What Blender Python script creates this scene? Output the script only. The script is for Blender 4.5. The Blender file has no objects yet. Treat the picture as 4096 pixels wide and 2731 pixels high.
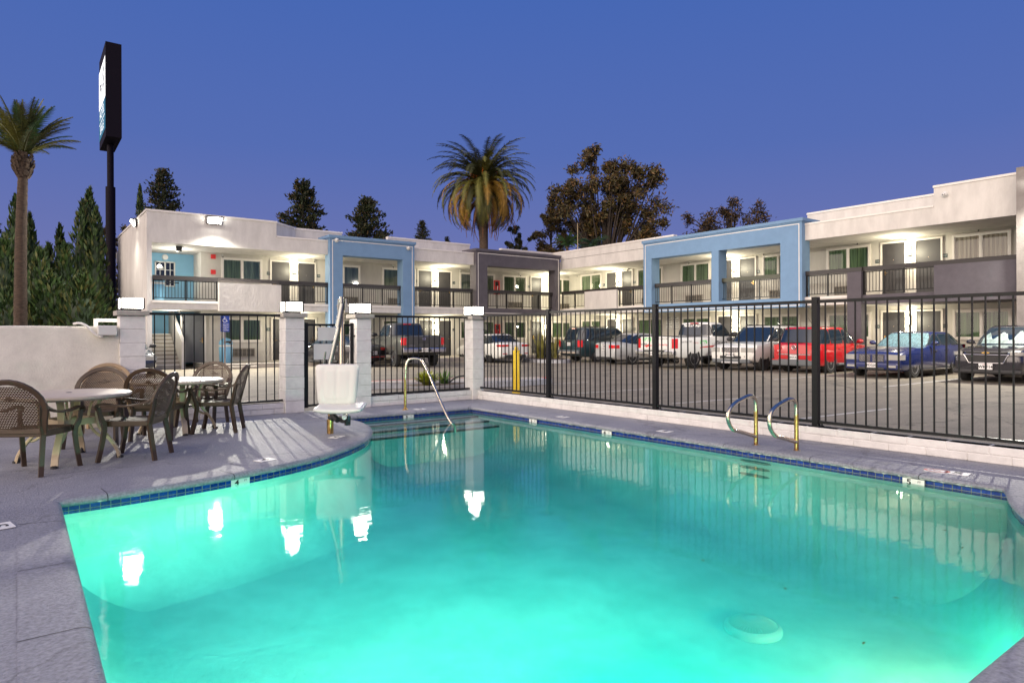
import bpy, bmesh, math, random
from mathutils import Vector, Matrix
from mathutils.geometry import tessellate_polygon
random.seed(7)
D = bpy.data
SC = bpy.context.scene
COL = SC.collection
R = math.radians
PI = math.pi

# ------------------------------------------------------------------ camera
F, YH, CX, PSI, HC, RO = 2640., 1333.7, 2048., R(36.84), 1.40, .00342
cam = D.cameras.new('camera')
cam.sensor_width = 36.0
cam.lens = 36.0 * F / 4096
cam.shift_y = -(1365.5 - YH) / 4096
cam.clip_end = 2000
cam.clip_start = .05
co = D.objects.new('camera', cam)
COL.objects.link(co)
co.location = (0, 0, HC)
co.rotation_euler = (Matrix.Rotation(-PSI, 3, 'Z') @ Matrix.Rotation(PI / 2, 3, 'X') @ Matrix.Rotation(-RO, 3, 'Z')).to_euler()
SC.camera = co
FW = (math.sin(PSI), math.cos(PSI))
RT = (math.cos(PSI), -math.sin(PSI))

def ray(x, y):
    u = (x - CX) / F; v = (YH - y) / F
    a = u * math.cos(RO) + v * math.sin(RO); b = -u * math.sin(RO) + v * math.cos(RO)
    return (FW[0] + a * RT[0], FW[1] + a * RT[1], b)
def G(x, y, z=0.):                       # pixel of the photograph -> point on the level z
    r = ray(x, y); t = (z - HC) / r[2]
    return (r[0] * t, r[1] * t)
def PX(x, y, X):                         # -> (Y, z) on the plane X
    r = ray(x, y); t = X / r[0]
    return (r[1] * t, HC + r[2] * t)
def PY(x, y, Y):                         # -> (X, z) on the plane Y
    r = ray(x, y); t = Y / r[1]
    return (r[0] * t, HC + r[2] * t)
def PD(x, y, d):                         # -> point at depth d
    r = ray(x, y)
    return (r[0] * d, r[1] * d, HC + r[2] * d)

# ------------------------------------------------------------------ world, sun, exposure
SC.view_settings.view_transform = 'Standard'
SC.view_settings.look = 'None'
SC.view_settings.exposure = 0.0
SC.view_settings.gamma = 1.0
cy = SC.cycles
cy.max_bounces = 8; cy.diffuse_bounces = 3; cy.glossy_bounces = 4
cy.transparent_max_bounces = 24; cy.transmission_bounces = 4; cy.volume_bounces = 0
cy.use_denoising = True
cy.sample_clamp_indirect = 6.0
cy.caustics_reflective = False; cy.caustics_refractive = False
W = D.worlds.new('World'); SC.world = W; W.use_nodes = True
nt = W.node_tree; nt.nodes.clear()
def N(t, **k):
    n = nt.nodes.new(t)
    for a, b in k.items(): setattr(n, a, b)
    return n
GLOW = (-.96, -.30)                      # the side where the sun has set
out = N('ShaderNodeOutputWorld'); bg = N('ShaderNodeBackground')
sky = N('ShaderNodeTexSky'); sky.sky_type = 'NISHITA'; sky.sun_disc = False
sky.sun_elevation = R(1.0); sky.sun_rotation = math.atan2(GLOW[0], GLOW[1]); sky.air_density = 1.2; sky.dust_density = .6; sky.ozone_density = 3
tc = N('ShaderNodeTexCoord'); sp = N('ShaderNodeSeparateXYZ'); nt.links.new(tc.outputs['Generated'], sp.inputs[0])
rp = N('ShaderNodeValToRGB'); nt.links.new(sp.outputs['Z'], rp.inputs[0])
el = rp.color_ramp.elements
el[0].position = 0.0; el[0].color = (.21, .20, .43, 1)
el[1].position = .55; el[1].color = (.048, .128, .455, 1)
e = el.new(.12); e.color = (.145, .175, .44, 1)
e = el.new(.26); e.color = (.090, .152, .45, 1)
dt = N('ShaderNodeVectorMath', operation='DOT_PRODUCT'); nt.links.new(tc.outputs['Generated'], dt.inputs[0]); dt.inputs[1].default_value = (GLOW[0], GLOW[1], .12)
mr = N('ShaderNodeMapRange'); mr.interpolation_type = 'SMOOTHSTEP'; nt.links.new(dt.outputs['Value'], mr.inputs[0])
mr.inputs[1].default_value = .15; mr.inputs[2].default_value = 1.0
gl = N('ShaderNodeMix', data_type='RGBA'); nt.links.new(mr.outputs[0], gl.inputs['Factor']); nt.links.new(rp.outputs[0], gl.inputs[6]); gl.inputs[7].default_value = (3.1, 2.55, 2.2, 1)
ad = N('ShaderNodeMix', data_type='RGBA', blend_type='ADD'); ad.inputs['Factor'].default_value = .004
nt.links.new(gl.outputs[2], ad.inputs[6]); nt.links.new(sky.outputs[0], ad.inputs[7])
nt.links.new(ad.outputs[2], bg.inputs[0]); bg.inputs[1].default_value = 1.0
nt.links.new(bg.outputs[0], out.inputs[0])
sl = D.lights.new('dusk_sun', 'SUN'); sl.energy = .8; sl.angle = R(50); sl.color = (1, .86, .76)
so = D.objects.new('dusk_sun', sl); COL.objects.link(so)
so.rotation_euler = Vector((-GLOW[0], -GLOW[1], -.28)).to_track_quat('-Z', 'Y').to_euler()

# ------------------------------------------------------------------ materials
def mat(name, col, rough=.6, metal=0., var=0., scale=8., bump=0., bscale=60., emit=None, estr=0., spec=.5, coat=0., col2=None, stretch=None, dist=.01):
    m = D.materials.new(name); m.use_nodes = True
    t = m.node_tree; b = t.nodes['Principled BSDF']
    b.inputs['Base Color'].default_value = (*col, 1); b.inputs['Roughness'].default_value = rough
    b.inputs['Metallic'].default_value = metal; b.inputs['Specular IOR Level'].default_value = spec
    if coat: b.inputs['Coat Weight'].default_value = coat; b.inputs['Coat Roughness'].default_value = .05
    if emit: b.inputs['Emission Color'].default_value = (*emit, 1); b.inputs['Emission Strength'].default_value = estr
    if var or bump:
        g = t.nodes.new('ShaderNodeTexCoord'); mp = t.nodes.new('ShaderNodeMapping'); t.links.new(g.outputs['Object'], mp.inputs[0])
        if stretch: mp.inputs['Scale'].default_value = stretch
    if var:
        n = t.nodes.new('ShaderNodeTexNoise'); n.inputs['Scale'].default_value = scale; n.inputs['Detail'].default_value = 8; n.inputs['Roughness'].default_value = .65
        t.links.new(mp.outputs[0], n.inputs['Vector'])
        r = t.nodes.new('ShaderNodeValToRGB'); t.links.new(n.outputs['Fac'], r.inputs[0])
        c2 = col2 or tuple(c * (1 - var) for c in col)
        r.color_ramp.elements[0].position = .36; r.color_ramp.elements[0].color = (*c2, 1)
        r.color_ramp.elements[1].position = .64; r.color_ramp.elements[1].color = (*(min(1, c * (1 + var * .35)) for c in col), 1)
        t.links.new(r.outputs[0], b.inputs['Base Color'])
    if bump:
        n2 = t.nodes.new('ShaderNodeTexNoise'); n2.inputs['Scale'].default_value = bscale; n2.inputs['Detail'].default_value = 5
        t.links.new(mp.outputs[0], n2.inputs['Vector'])
        bp = t.nodes.new('ShaderNodeBump'); bp.inputs['Strength'].default_value = bump; bp.inputs['Distance'].default_value = dist
        t.links.new(n2.outputs['Fac'], bp.inputs['Height']); t.links.new(bp.outputs[0], b.inputs['Normal'])
    return m
M = {}
M['white'] = mat('white_stucco', (.60, .58, .55), .85, var=.13, scale=2.4, bump=.4, bscale=18, dist=.02, stretch=(1, 1, .35))
M['trim'] = mat('white_trim', (.70, .67, .63), .55, var=.05, scale=5)
M['block'] = mat('white_painted_block', (.68, .67, .66), .8, var=.12, scale=6, bump=.5, bscale=45)
M['stucco_wall'] = mat('old_cream_stucco', (.69, .66, .57), .9, var=.16, scale=2.2, bump=.6, bscale=40)
M['wallgrey'] = mat('warm_grey_stucco', (.54, .52, .48), .85, var=.10, scale=2, bump=.3, bscale=50, stretch=(1, 1, .4))
M['soffit'] = mat('soffit_stucco', (.6, .58, .52), .9, var=.08, scale=2, bump=.3, bscale=50)
M['blue'] = mat('sky_blue_stucco', (.15, .262, .42), .8, var=.07, scale=2, bump=.3, bscale=50)
M['blue2'] = mat('pale_blue_wall', (.22, .45, .63), .8, var=.05, scale=2, bump=.2, bscale=50)
M['dark'] = mat('charcoal_stucco', (.088, .080, .095), .8, var=.14, scale=2.5, bump=.4, bscale=40)
M['fin'] = mat('grey_end_stucco', (.23, .21, .20), .9, var=.15, scale=4, bump=.6, bscale=30)
M['black'] = mat('black_metal', (.010, .010, .011), .36, var=.2, scale=20, spec=.28)
M['railcap'] = mat('dark_rail_cap', (.022, .018, .018), .5)
M['door'] = mat('charcoal_door', (.036, .034, .037), .45, var=.1, scale=3)
M['door2'] = mat('grey_service_door', (.115, .12, .13), .5, var=.1, scale=3)
M['ac'] = mat('air_conditioner_metal', (.33, .30, .26), .6)
M['acdark'] = mat('air_conditioner_vent', (.05, .042, .035), .7)
M['steel'] = mat('stainless_steel', (.66, .58, .46), .22, metal=1., var=.12, scale=14)
M['brass'] = mat('tarnished_steel', (.55, .39, .15), .30, metal=1., var=.35, scale=18, col2=(.30, .17, .06))
M['liftsteel'] = mat('dark_lift_steel', (.26, .27, .26), .24, metal=1.)
M['chrome'] = mat('chrome', (.75, .75, .76), .12, metal=1.)
M['yellow'] = mat('yellow_paint', (.72, .50, .02), .5, var=.12, scale=9)
M['redpaint'] = mat('red_kerb_paint', (.55, .05, .04), .7, var=.2, scale=6)
M['redbox'] = mat('red_cabinet_paint', (.60, .03, .03), .4)
M['plastic_white'] = mat('white_plastic', (.62, .62, .60), .35)
M['plastic_black'] = mat('black_plastic', (.02, .02, .022), .5)
M['rubber'] = mat('tyre_rubber', (.018, .018, .018), .75, var=.2, scale=20)
M['brownresin'] = mat('brown_resin', (.055, .033, .017), .45, var=.14, scale=10)
M['tanresin'] = mat('tan_resin', (.36, .26, .15), .5, var=.1, scale=10)
M['beige'] = mat('beige_table_resin', (.52, .44, .34), .45, var=.07, scale=10)
M['beigemetal'] = mat('beige_leg_enamel', (.55, .45, .29), .4, var=.1, scale=10)
M['concrete'] = mat('concrete', (.36, .33, .29), .9, var=.18, scale=2.2, bump=.3, bscale=60)
M['kerbgrey'] = mat('grey_kerb', (.34, .35, .38), .9, var=.2, scale=5, bump=.3, bscale=40)
M['paintline'] = mat('worn_white_line', (.42, .41, .39), .85, var=.35, scale=7)
M['signblue'] = mat('sign_blue', (.02, .06, .35), .4)
M['signwhite'] = mat('sign_white', (.75, .75, .72), .45)
M['signred'] = mat('sign_red', (.55, .04, .03), .45)
M['ink'] = mat('black_ink', (.015, .015, .018), .6)
M['binblue'] = mat('blue_bin_plastic', (.17, .40, .58), .4)
M['conduit'] = mat('white_conduit', (.72, .70, .66), .5)
M['soil'] = mat('bark_soil', (.12, .085, .06), .95, var=.4, scale=14, bump=.6, bscale=40)
M['lampwhite'] = mat('lit_lamp_glass', (1, .95, .85), .5, emit=(1, .93, .80), estr=14.)
M['sconcelit'] = mat('lit_sconce_glass', (1, .95, .85), .5, emit=(1, .91, .70), estr=9.)
M['floodlit'] = mat('lit_flood_lens', (1, 1, 1), .5, emit=(1, .96, .86), estr=60.)
M['signlit'] = mat('backlit_sign_white', (.9, .9, .9), .4, emit=(.92, .97, 1.), estr=1.05)
M['signteal'] = mat('backlit_sign_teal', (.01, .09, .13), .4, emit=(.005, .10, .15), estr=.7)
M['signbody'] = mat('black_sign_body', (.006, .004, .009), .7, spec=.12)

def glass_mat(name, col, tr=.72, rough=.03):       # window glass: a reflecting sheet one can see through
    m = D.materials.new(name); m.use_nodes = True; t = m.node_tree; t.nodes.clear()
    o = t.nodes.new('ShaderNodeOutputMaterial'); a = t.nodes.new('ShaderNodeBsdfTransparent'); g = t.nodes.new('ShaderNodeBsdfGlossy'); x = t.nodes.new('ShaderNodeMixShader')
    f = t.nodes.new('ShaderNodeLayerWeight'); f.inputs[0].default_value = .18
    mm = t.nodes.new('ShaderNodeMath'); mm.operation = 'MULTIPLY_ADD'; mm.inputs[1].default_value = .9; mm.inputs[2].default_value = .06
    t.links.new(f.outputs['Fresnel'], mm.inputs[0]); t.links.new(mm.outputs[0], x.inputs[0])
    a.inputs[0].default_value = (*[c * tr for c in col], 1); g.inputs[0].default_value = (.9, .9, .9, 1); g.inputs['Roughness'].default_value = rough
    t.links.new(a.outputs[0], x.inputs[1]); t.links.new(g.outputs[0], x.inputs[2]); t.links.new(x.outputs[0], o.inputs[0])
    return m
M['pane'] = glass_mat('window_glass', (.86, .95, .90))
M['carglass'] = mat('car_glass', (.012, .022, .035), .04, spec=.9)
M['blueshade'] = mat('silver_sunshade', (.16, .30, .34), .4, var=.75, scale=7, bump=.8, bscale=10, stretch=(1, 5, 1), dist=.05)

def curtain_mat(name, a, b):
    m = mat(name, a, .9); t = m.node_tree; bs = t.nodes['Principled BSDF']
    g = t.nodes.new('ShaderNodeTexCoord'); n = t.nodes.new('ShaderNodeTexNoise'); mp = t.nodes.new('ShaderNodeMapping')
    mp.inputs['Scale'].default_value = (9, 9, .25); n.inputs['Scale'].default_value = 1.5; n.inputs['Detail'].default_value = 3
    r = t.nodes.new('ShaderNodeValToRGB'); r.color_ramp.elements[0].position = .38; r.color_ramp.elements[0].color = (*b, 1); r.color_ramp.elements[1].position = .62; r.color_ramp.elements[1].color = (*a, 1)
    t.links.new(g.outputs['Object'], mp.inputs[0]); t.links.new(mp.outputs[0], n.inputs[0]); t.links.new(n.outputs[0], r.inputs[0]); t.links.new(r.outputs[0], bs.inputs[0])
    return m
M['curtain'] = curtain_mat('green_curtain', (.27, .36, .20), (.09, .14, .07))
M['curtain_grey'] = curtain_mat('grey_green_curtain', (.32, .40, .34), (.13, .19, .16))
M['curtain_pink'] = curtain_mat('pale_curtain', (.68, .52, .46), (.46, .33, .29))

def weave_mat(name, col):                           # woven resin panel: strands with open holes
    m = mat(name, col, .45); t = m.node_tree; b = t.nodes['Principled BSDF']; o = t.nodes['Material Output']
    u = t.nodes.new('ShaderNodeUVMap'); br = t.nodes.new('ShaderNodeTexBrick')
    br.inputs['Scale'].default_value = 1.; br.inputs['Brick Width'].default_value = .026; br.inputs['Row Height'].default_value = .017
    br.inputs['Mortar Size'].default_value = .0062; br.inputs['Color1'].default_value = (1, 1, 1, 1); br.inputs['Color2'].default_value = (1, 1, 1, 1); br.inputs['Mortar'].default_value = (0, 0, 0, 1)
    t.links.new(u.outputs[0], br.inputs['Vector'])
    tr = t.nodes.new('ShaderNodeBsdfTransparent'); x = t.nodes.new('ShaderNodeMixShader')
    t.links.new(br.outputs['Color'], x.inputs[0]); t.links.new(b.outputs[0], x.inputs[1]); t.links.new(tr.outputs[0], x.inputs[2]); t.links.new(x.outputs[0], o.inputs[0])
    return m
M['weave'] = weave_mat('woven_brown_resin', (.060, .037, .020))
M['weavetan'] = weave_mat('woven_tan_resin', (.36, .26, .15))

# ------------------------------------------------------------------ mesh helpers
class MB:
    def __init__(s): s.v = []; s.f = []; s.m = []; s.uv = None
    def add(s, vs, fs, m=0):
        o = len(s.v); s.v += [tuple(p) for p in vs]; s.f += [tuple(i + o for i in f) for f in fs]; s.m += [m] * len(fs); return s
    def box(s, a, b, m=0):
        x0, y0, z0 = (min(a[i], b[i]) for i in range(3)); x1, y1, z1 = (max(a[i], b[i]) for i in range(3))
        return s.add([(x0, y0, z0), (x1, y0, z0), (x1, y1, z0), (x0, y1, z0), (x0, y0, z1), (x1, y0, z1), (x1, y1, z1), (x0, y1, z1)],
                     [(3, 2, 1, 0), (4, 5, 6, 7), (0, 1, 5, 4), (1, 2, 6, 5), (2, 3, 7, 6), (3, 0, 4, 7)], m)
    def bar(s, p, q, wx, wy, m=0, up=(0, 0, 1), taper=1.):
        p = Vector(p); q = Vector(q); d = (q - p).normalized(); u = Vector(up)
        if abs(d.dot(u)) > .98: u = Vector((0, 1, 0)) if abs(d.y) < .9 else Vector((1, 0, 0))
        r = d.cross(u).normalized(); u = r.cross(d)
        vs = []
        for c, k in ((p, 1.), (q, taper)):
            for i, j in ((-1, -1), (1, -1), (1, 1), (-1, 1)): vs.append(c + r * (i * wx / 2 * k) + u * (j * wy / 2 * k))
        return s.add(vs, [(3, 2, 1, 0), (4, 5, 6, 7), (0, 1, 5, 4), (1, 2, 6, 5), (2, 3, 7, 6), (3, 0, 4, 7)], m)
    def tube(s, pts, r, n=8, m=0, caps=True, flat=1., closed=False):
        P = [Vector(p) for p in pts]; k = len(P); rs = [r] * k if not isinstance(r, (list, tuple)) else (list(r) if len(r) == k else [r[min(len(r) - 1, round(i * (len(r) - 1) / (k - 1)))] for i in range(k)])
        up = None; vs = []
        for i in range(k):
            t = (P[(i + 1) % k] - P[i - 1]) if closed else (P[min(i + 1, k - 1)] - P[max(i - 1, 0)])
            t.normalize()
            if up is None:
                up = Vector((0, 0, 1)) if abs(t.z) < .95 else Vector((0, 1, 0))
            a = t.cross(up).normalized(); up = a.cross(t).normalized()
            for j in range(n):
                an = 2 * PI * j / n; vs.append(P[i] + a * (math.cos(an) * rs[i]) + up * (math.sin(an) * rs[i] * flat))
        fs = []
        for i in range(k if closed else k - 1):
            i2 = (i + 1) % k
            for j in range(n): fs.append((i * n + j, i * n + (j + 1) % n, i2 * n + (j + 1) % n, i2 * n + j))
        if caps and not closed: fs += [tuple(range(n - 1, -1, -1)), tuple((k - 1) * n + j for j in range(n))]
        return s.add(vs, fs, m)
    def cyl(s, p, q, r0, r1=None, n=16, m=0): return s.tube([p, q], [r0, r0 if r1 is None else r1], n, m)
    def lathe(s, c, prof, n=20, m=0, axis='z', close=False):
        vs = []; c = Vector(c); k = len(prof)
        for r, h in prof:
            for j in range(n):
                a = 2 * PI * j / n; p = (r * math.cos(a), r * math.sin(a), h)
                if axis == 'y': p = (p[0], p[2], p[1])
                elif axis == 'x': p = (p[2], p[0], p[1])
                vs.append(c + Vector(p))
        fs = [(i * n + j, i * n + (j + 1) % n, ((i + 1) % k) * n + (j + 1) % n, ((i + 1) % k) * n + j) for i in range(k if close else k - 1) for j in range(n)]
        if not close:
            if prof[0][0] > 1e-5: fs.append(tuple(range(n - 1, -1, -1)))
            if prof[-1][0] > 1e-5: fs.append(tuple((k - 1) * n + j for j in range(n)))
        return s.add(vs, fs, m)
    def ell(s, c, r, m=0, n=12, k=8):
        vs = []
        for i in range(k + 1):
            t = PI * i / k
            for j in range(n): a = 2 * PI * j / n; vs.append((c[0] + r[0] * math.sin(t) * math.cos(a), c[1] + r[1] * math.sin(t) * math.sin(a), c[2] + r[2] * math.cos(t)))
        return s.add(vs, [(i * n + j, (i + 1) * n + j, (i + 1) * n + (j + 1) % n, i * n + (j + 1) % n) for i in range(k) for j in range(n)], m)
    def prism(s, poly, fn, t, m=0):      # poly of (u,v) put through fn(u,v,w): a plate from w=0 to w=t
        n = len(poly)
        vs = [fn(u, v, 0) for u, v in poly] + [fn(u, v, t) for u, v in poly]
        return s.add(vs, [tuple(range(n - 1, -1, -1)), tuple(range(n, 2 * n))] + [(i, (i + 1) % n, n + (i + 1) % n, n + i) for i in range(n)], m)
    def text(s, body, size, fn, m=0, align='CENTER', bold=0., sx=1.):
        c = D.curves.new('t', 'FONT'); c.body = body; c.size = size; c.align_x = align; c.align_y = 'CENTER'; c.offset = bold; c.resolution_u = 3
        o = D.objects.new('t', c); me = o.to_mesh()
        vs = [fn(v.co.x * sx, v.co.y, 0) for v in me.vertices]; fs = [tuple(p.vertices) for p in me.polygons]
        s.add(vs, fs, m); o.to_mesh_clear(); D.objects.remove(o); D.curves.remove(c); return s
    def build(s, name, mats, parent=None, smooth=False, bevel=0., loc=None, sub=0, seg=2, angle=40):
        me = D.meshes.new(name); me.from_pydata(s.v, [], s.f)
        if not isinstance(mats, (list, tuple)): mats = [mats]
        for k in mats: me.materials.append(M[k] if isinstance(k, str) else k)
        me.polygons.foreach_set('material_index', s.m)
        if s.uv:
            ul = me.uv_layers.new(name='UVMap')
            for l in me.loops: ul.data[l.index].uv = s.uv[l.vertex_index]
        if smooth: me.polygons.foreach_set('use_smooth', [True] * len(me.polygons))
        me.update()
        o = D.objects.new(name, me); COL.objects.link(o)
        if parent: o.parent = parent
        if loc: o.location = loc
        if smooth and angle:
            bm = bmesh.new(); bm.from_mesh(me); bmesh.ops.recalc_face_normals(bm, faces=bm.faces)
            ca = R(angle)
            for ed in bm.edges:
                if len(ed.link_faces) == 2 and ed.calc_face_angle(0) > ca: ed.smooth = False
            bm.to_mesh(me); bm.free()
        if bevel:
            b = o.modifiers.new('bevel', 'BEVEL'); b.width = bevel; b.segments = seg; b.limit_method = 'ANGLE'
        if sub:
            b = o.modifiers.new('sub', 'SUBSURF'); b.levels = sub; b.render_levels = sub
        return o
def tag(o, label=None, cat=None, group=None, kind=None):
    if label: o['label'] = label
    if cat: o['category'] = cat
    if group: o['group'] = group
    if kind: o['kind'] = kind
    return o
def thing(name, label, cat, loc=(0, 0, 0), rz=0., group=None):
    o = D.objects.new(name, None); COL.objects.link(o); o.location = loc; o.rotation_euler = (0, 0, rz); o.empty_display_size = .1
    return tag(o, label, cat, group)
def dup(o, parent=None, loc=None, rz=None):
    c = o.copy(); COL.objects.link(c)
    if parent: c.parent = parent
    if loc: c.location = loc
    if rz is not None: c.rotation_euler = (0, 0, rz)
    for ch in [x for x in D.objects if x.parent == o]: dup(ch, c)
    return c
def lamp(name, kind, loc, energy, col, radius=.05, parent=None, **k):
    l = D.lights.new(name, kind); l.energy = energy; l.color = col
    if kind in ('POINT', 'SPOT'): l.shadow_soft_size = radius
    for a, b in k.items(): setattr(l, a, b)
    o = D.objects.new(name, l); COL.objects.link(o); o.location = loc
    if parent: o.parent = parent
    return o
def arc(c, r, a0, a1, n): return [(c[0] + r * math.cos(R(a0 + (a1 - a0) * i / n)), c[1] + r * math.sin(R(a0 + (a1 - a0) * i / n))) for i in range(n + 1)]
def smoothpath(pts, it=2, closed=False):
    P = [Vector(p) for p in pts]
    for _ in range(it):
        Q = []; n = len(P)
        rng = range(n) if closed else range(n - 1)
        if not closed: Q.append(P[0])
        for i in rng:
            a = P[i]; b = P[(i + 1) % n]; Q += [a * .75 + b * .25, a * .25 + b * .75]
        if not closed: Q.append(P[-1])
        P = Q
    return P

# ================================================================== GROUND, POOL DECK, POOL
def rmat(name, cols, rough, scale, bump, bs, dist=.01, stretch=None, crack=0.):
    m = D.materials.new(name); m.use_nodes = True; t = m.node_tree; b = t.nodes['Principled BSDF']; b.inputs['Roughness'].default_value = rough
    g = t.nodes.new('ShaderNodeTexCoord'); mp = t.nodes.new('ShaderNodeMapping'); t.links.new(g.outputs['Object'], mp.inputs[0])
    if stretch: mp.inputs['Scale'].default_value = stretch
    n = t.nodes.new('ShaderNodeTexNoise'); n.inputs['Scale'].default_value = scale; n.inputs['Detail'].default_value = 9; n.inputs['Roughness'].default_value = .7
    t.links.new(mp.outputs[0], n.inputs[0])
    r = t.nodes.new('ShaderNodeValToRGB'); t.links.new(n.outputs[0], r.inputs[0])
    for i, (p, c) in enumerate(cols):
        e = r.color_ramp.elements[i] if i < 2 else r.color_ramp.elements.new(p)
        e.position = p; e.color = (*c, 1)
    n3 = t.nodes.new('ShaderNodeTexNoise'); n3.inputs['Scale'].default_value = bs * .6; n3.inputs['Detail'].default_value = 3; t.links.new(g.outputs['Object'], n3.inputs[0])
    mr = t.nodes.new('ShaderNodeMapRange'); mr.inputs[1].default_value = .3; mr.inputs[2].default_value = .7; mr.inputs[3].default_value = .72; mr.inputs[4].default_value = 1.22; t.links.new(n3.outputs[0], mr.inputs[0])
    mx = t.nodes.new('ShaderNodeMix'); mx.data_type = 'RGBA'; mx.blend_type = 'MULTIPLY'; mx.inputs['Factor'].default_value = 1; t.links.new(r.outputs[0], mx.inputs[6])
    cb = t.nodes.new('ShaderNodeCombineColor'); [t.links.new(mr.outputs[0], cb.inputs[i]) for i in range(3)]; t.links.new(cb.outputs[0], mx.inputs[7])
    last = mx.outputs[2]
    if crack:
        v = t.nodes.new('ShaderNodeTexVoronoi'); v.feature = 'DISTANCE_TO_EDGE'; v.inputs['Scale'].default_value = .42
        nw = t.nodes.new('ShaderNodeTexNoise'); nw.inputs['Scale'].default_value = 1.7; nw.inputs['Detail'].default_value = 6; t.links.new(g.outputs['Object'], nw.inputs[0])
        va = t.nodes.new('ShaderNodeVectorMath'); va.operation = 'MULTIPLY_ADD'; va.inputs[1].default_value = (1.4, 1.4, 0); t.links.new(nw.outputs['Color'], va.inputs[0]); t.links.new(g.outputs['Object'], va.inputs[2]); t.links.new(va.outputs[0], v.inputs[0])
        cr = t.nodes.new('ShaderNodeMapRange'); cr.inputs[1].default_value = 0; cr.inputs[2].default_value = .014; cr.inputs[3].default_value = 1 - crack; cr.inputs[4].default_value = 1; t.links.new(v.outputs['Distance'], cr.inputs[0])
        cc = t.nodes.new('ShaderNodeCombineColor'); [t.links.new(cr.outputs[0], cc.inputs[i]) for i in range(3)]
        m2 = t.nodes.new('ShaderNodeMix'); m2.data_type = 'RGBA'; m2.blend_type = 'MULTIPLY'; m2.inputs['Factor'].default_value = 1; t.links.new(last, m2.inputs[6]); t.links.new(cc.outputs[0], m2.inputs[7]); last = m2.outputs[2]
    t.links.new(last, b.inputs[0])
    n2 = t.nodes.new('ShaderNodeTexNoise'); n2.inputs['Scale'].default_value = bs; n2.inputs['Detail'].default_value = 4; t.links.new(g.outputs['Object'], n2.inputs[0])
    bp = t.nodes.new('ShaderNodeBump'); bp.inputs['Strength'].default_value = bump; bp.inputs['Distance'].default_value = dist; t.links.new(n2.outputs[0], bp.inputs['Height']); t.links.new(bp.outputs[0], b.inputs['Normal'])
    return m
M['asphalt'] = rmat('worn_asphalt', [(.3, (.125, .108, .084)), (.7, (.23, .20, .155)), (.5, (.178, .155, .12))], .88, .55, .5, 90, stretch=(1, 2.6, 1), crack=.55)
M['deck'] = rmat('painted_pool_deck', [(.3, (.19, .195, .225)), (.72, (.29, .295, .33)), (.5, (.24, .245, .28))], .62, .9, .9, 75, dist=.012, crack=.30)
M['coping'] = mat('painted_coping', (.23, .245, .29), .55, var=.22, scale=5, bump=.6, bscale=60)
M['plaster'] = mat('pool_plaster', (.62, .84, .78), .8, var=.20, scale=1.6, bump=.25, bscale=9, dist=.03)
M['chip'] = mat('chipped_paint', (.55, .62, .55), .8, var=.5, scale=30)

def tile_mat():
    m = mat('blue_waterline_tile', (.01, .05, .42), .15); t = m.node_tree; b = t.nodes['Principled BSDF']
    u = t.nodes.new('ShaderNodeUVMap'); br = t.nodes.new('ShaderNodeTexBrick'); br.offset = 0.; br.squash = 1
    br.inputs['Scale'].default_value = 1; br.inputs['Brick Width'].default_value = .078; br.inputs['Row Height'].default_value = .078; br.inputs['Mortar Size'].default_value = .0035; br.inputs['Bias'].default_value = 0
    br.inputs['Color1'].default_value = (.004, .018, .17, 1); br.inputs['Color2'].default_value = (.008, .045, .30, 1); br.inputs['Mortar'].default_value = (.16, .17, .15, 1)
    t.links.new(u.outputs[0], br.inputs[0])
    n = t.nodes.new('ShaderNodeTexNoise'); n.inputs['Scale'].default_value = 45; n.inputs['Detail'].default_value = 4; t.links.new(u.outputs[0], n.inputs[0])
    x = t.nodes.new('ShaderNodeMix'); x.data_type = 'RGBA'; x.blend_type = 'OVERLAY'; x.inputs['Factor'].default_value = .8; t.links.new(br.outputs[0], x.inputs[6]); t.links.new(n.outputs['Fac'], x.inputs[7]); t.links.new(x.outputs[2], b.inputs[0])
    return m
M['tile'] = tile_mat()
LOT = -.07; WATER = -.105
EDGE = [(.265, 1.02), (.268, 2.2), (.27, 3.4), (.27, 4.6), (.27, 5.6), (.27, 6.76)]
EDGE += [(p.x, p.y) for p in smoothpath([(.27, 6.76, 0), (.67, 6.78, 0), (1.36, 6.88, 0), (1.95, 7.03, 0), (2.5, 7.25, 0), (2.95, 7.52, 0), (3.5, 8.01, 0), (3.82, 8.38, 0), (4.12, 8.90, 0), (4.32, 9.45, 0), (4.40, 9.9, 0), (4.38, 10.25, 0), (4.24, 10.50, 0), (4.10, 10.66, 0)], 1)][1:]
EDGE += [(5.0, 10.64), (6.0, 10.61), (6.955, 10.58), (7.0, 9.2), (7.05, 7.6), (7.09, 5.8), (7.12, 4.0), (7.15, 2.10)]
EDGE += [(p.x, p.y) for p in smoothpath([(7.15, 2.10, 0), (6.93, 2.015, 0), (6.68, 1.93, 0), (6.30, 1.75, 0), (5.9, 1.5, 0), (5.5, 1.2, 0), (5.1, 1.05, 0), (4.6, 1.02, 0)], 1)][1:]
EDGE += [(3.4, 1.02), (2.4, 1.02), (1.4, 1.02)]
NE_ = len(EDGE)
def edge_normals(P):
    out = []; n = len(P)                  # outline runs clockwise: the pool lies to the right
    for i in range(n):
        a = Vector(P[i - 1]); b = Vector(P[i]); c = Vector(P[(i + 1) % n])
        d1 = (b - a).normalized(); d2 = (c - b).normalized(); n1 = Vector((d1.y, -d1.x)); n2 = Vector((d2.y, -d2.x))
        s = (n1 + n2); k = max(.35, (1 + n1.dot(n2)) / 2); out.append(s.normalized() / math.sqrt(k))
    return out
EN = edge_normals(EDGE)
def off(d): return [(p[0] + n.x * d, p[1] + n.y * d) for p, n in zip(EDGE, EN)]
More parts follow.
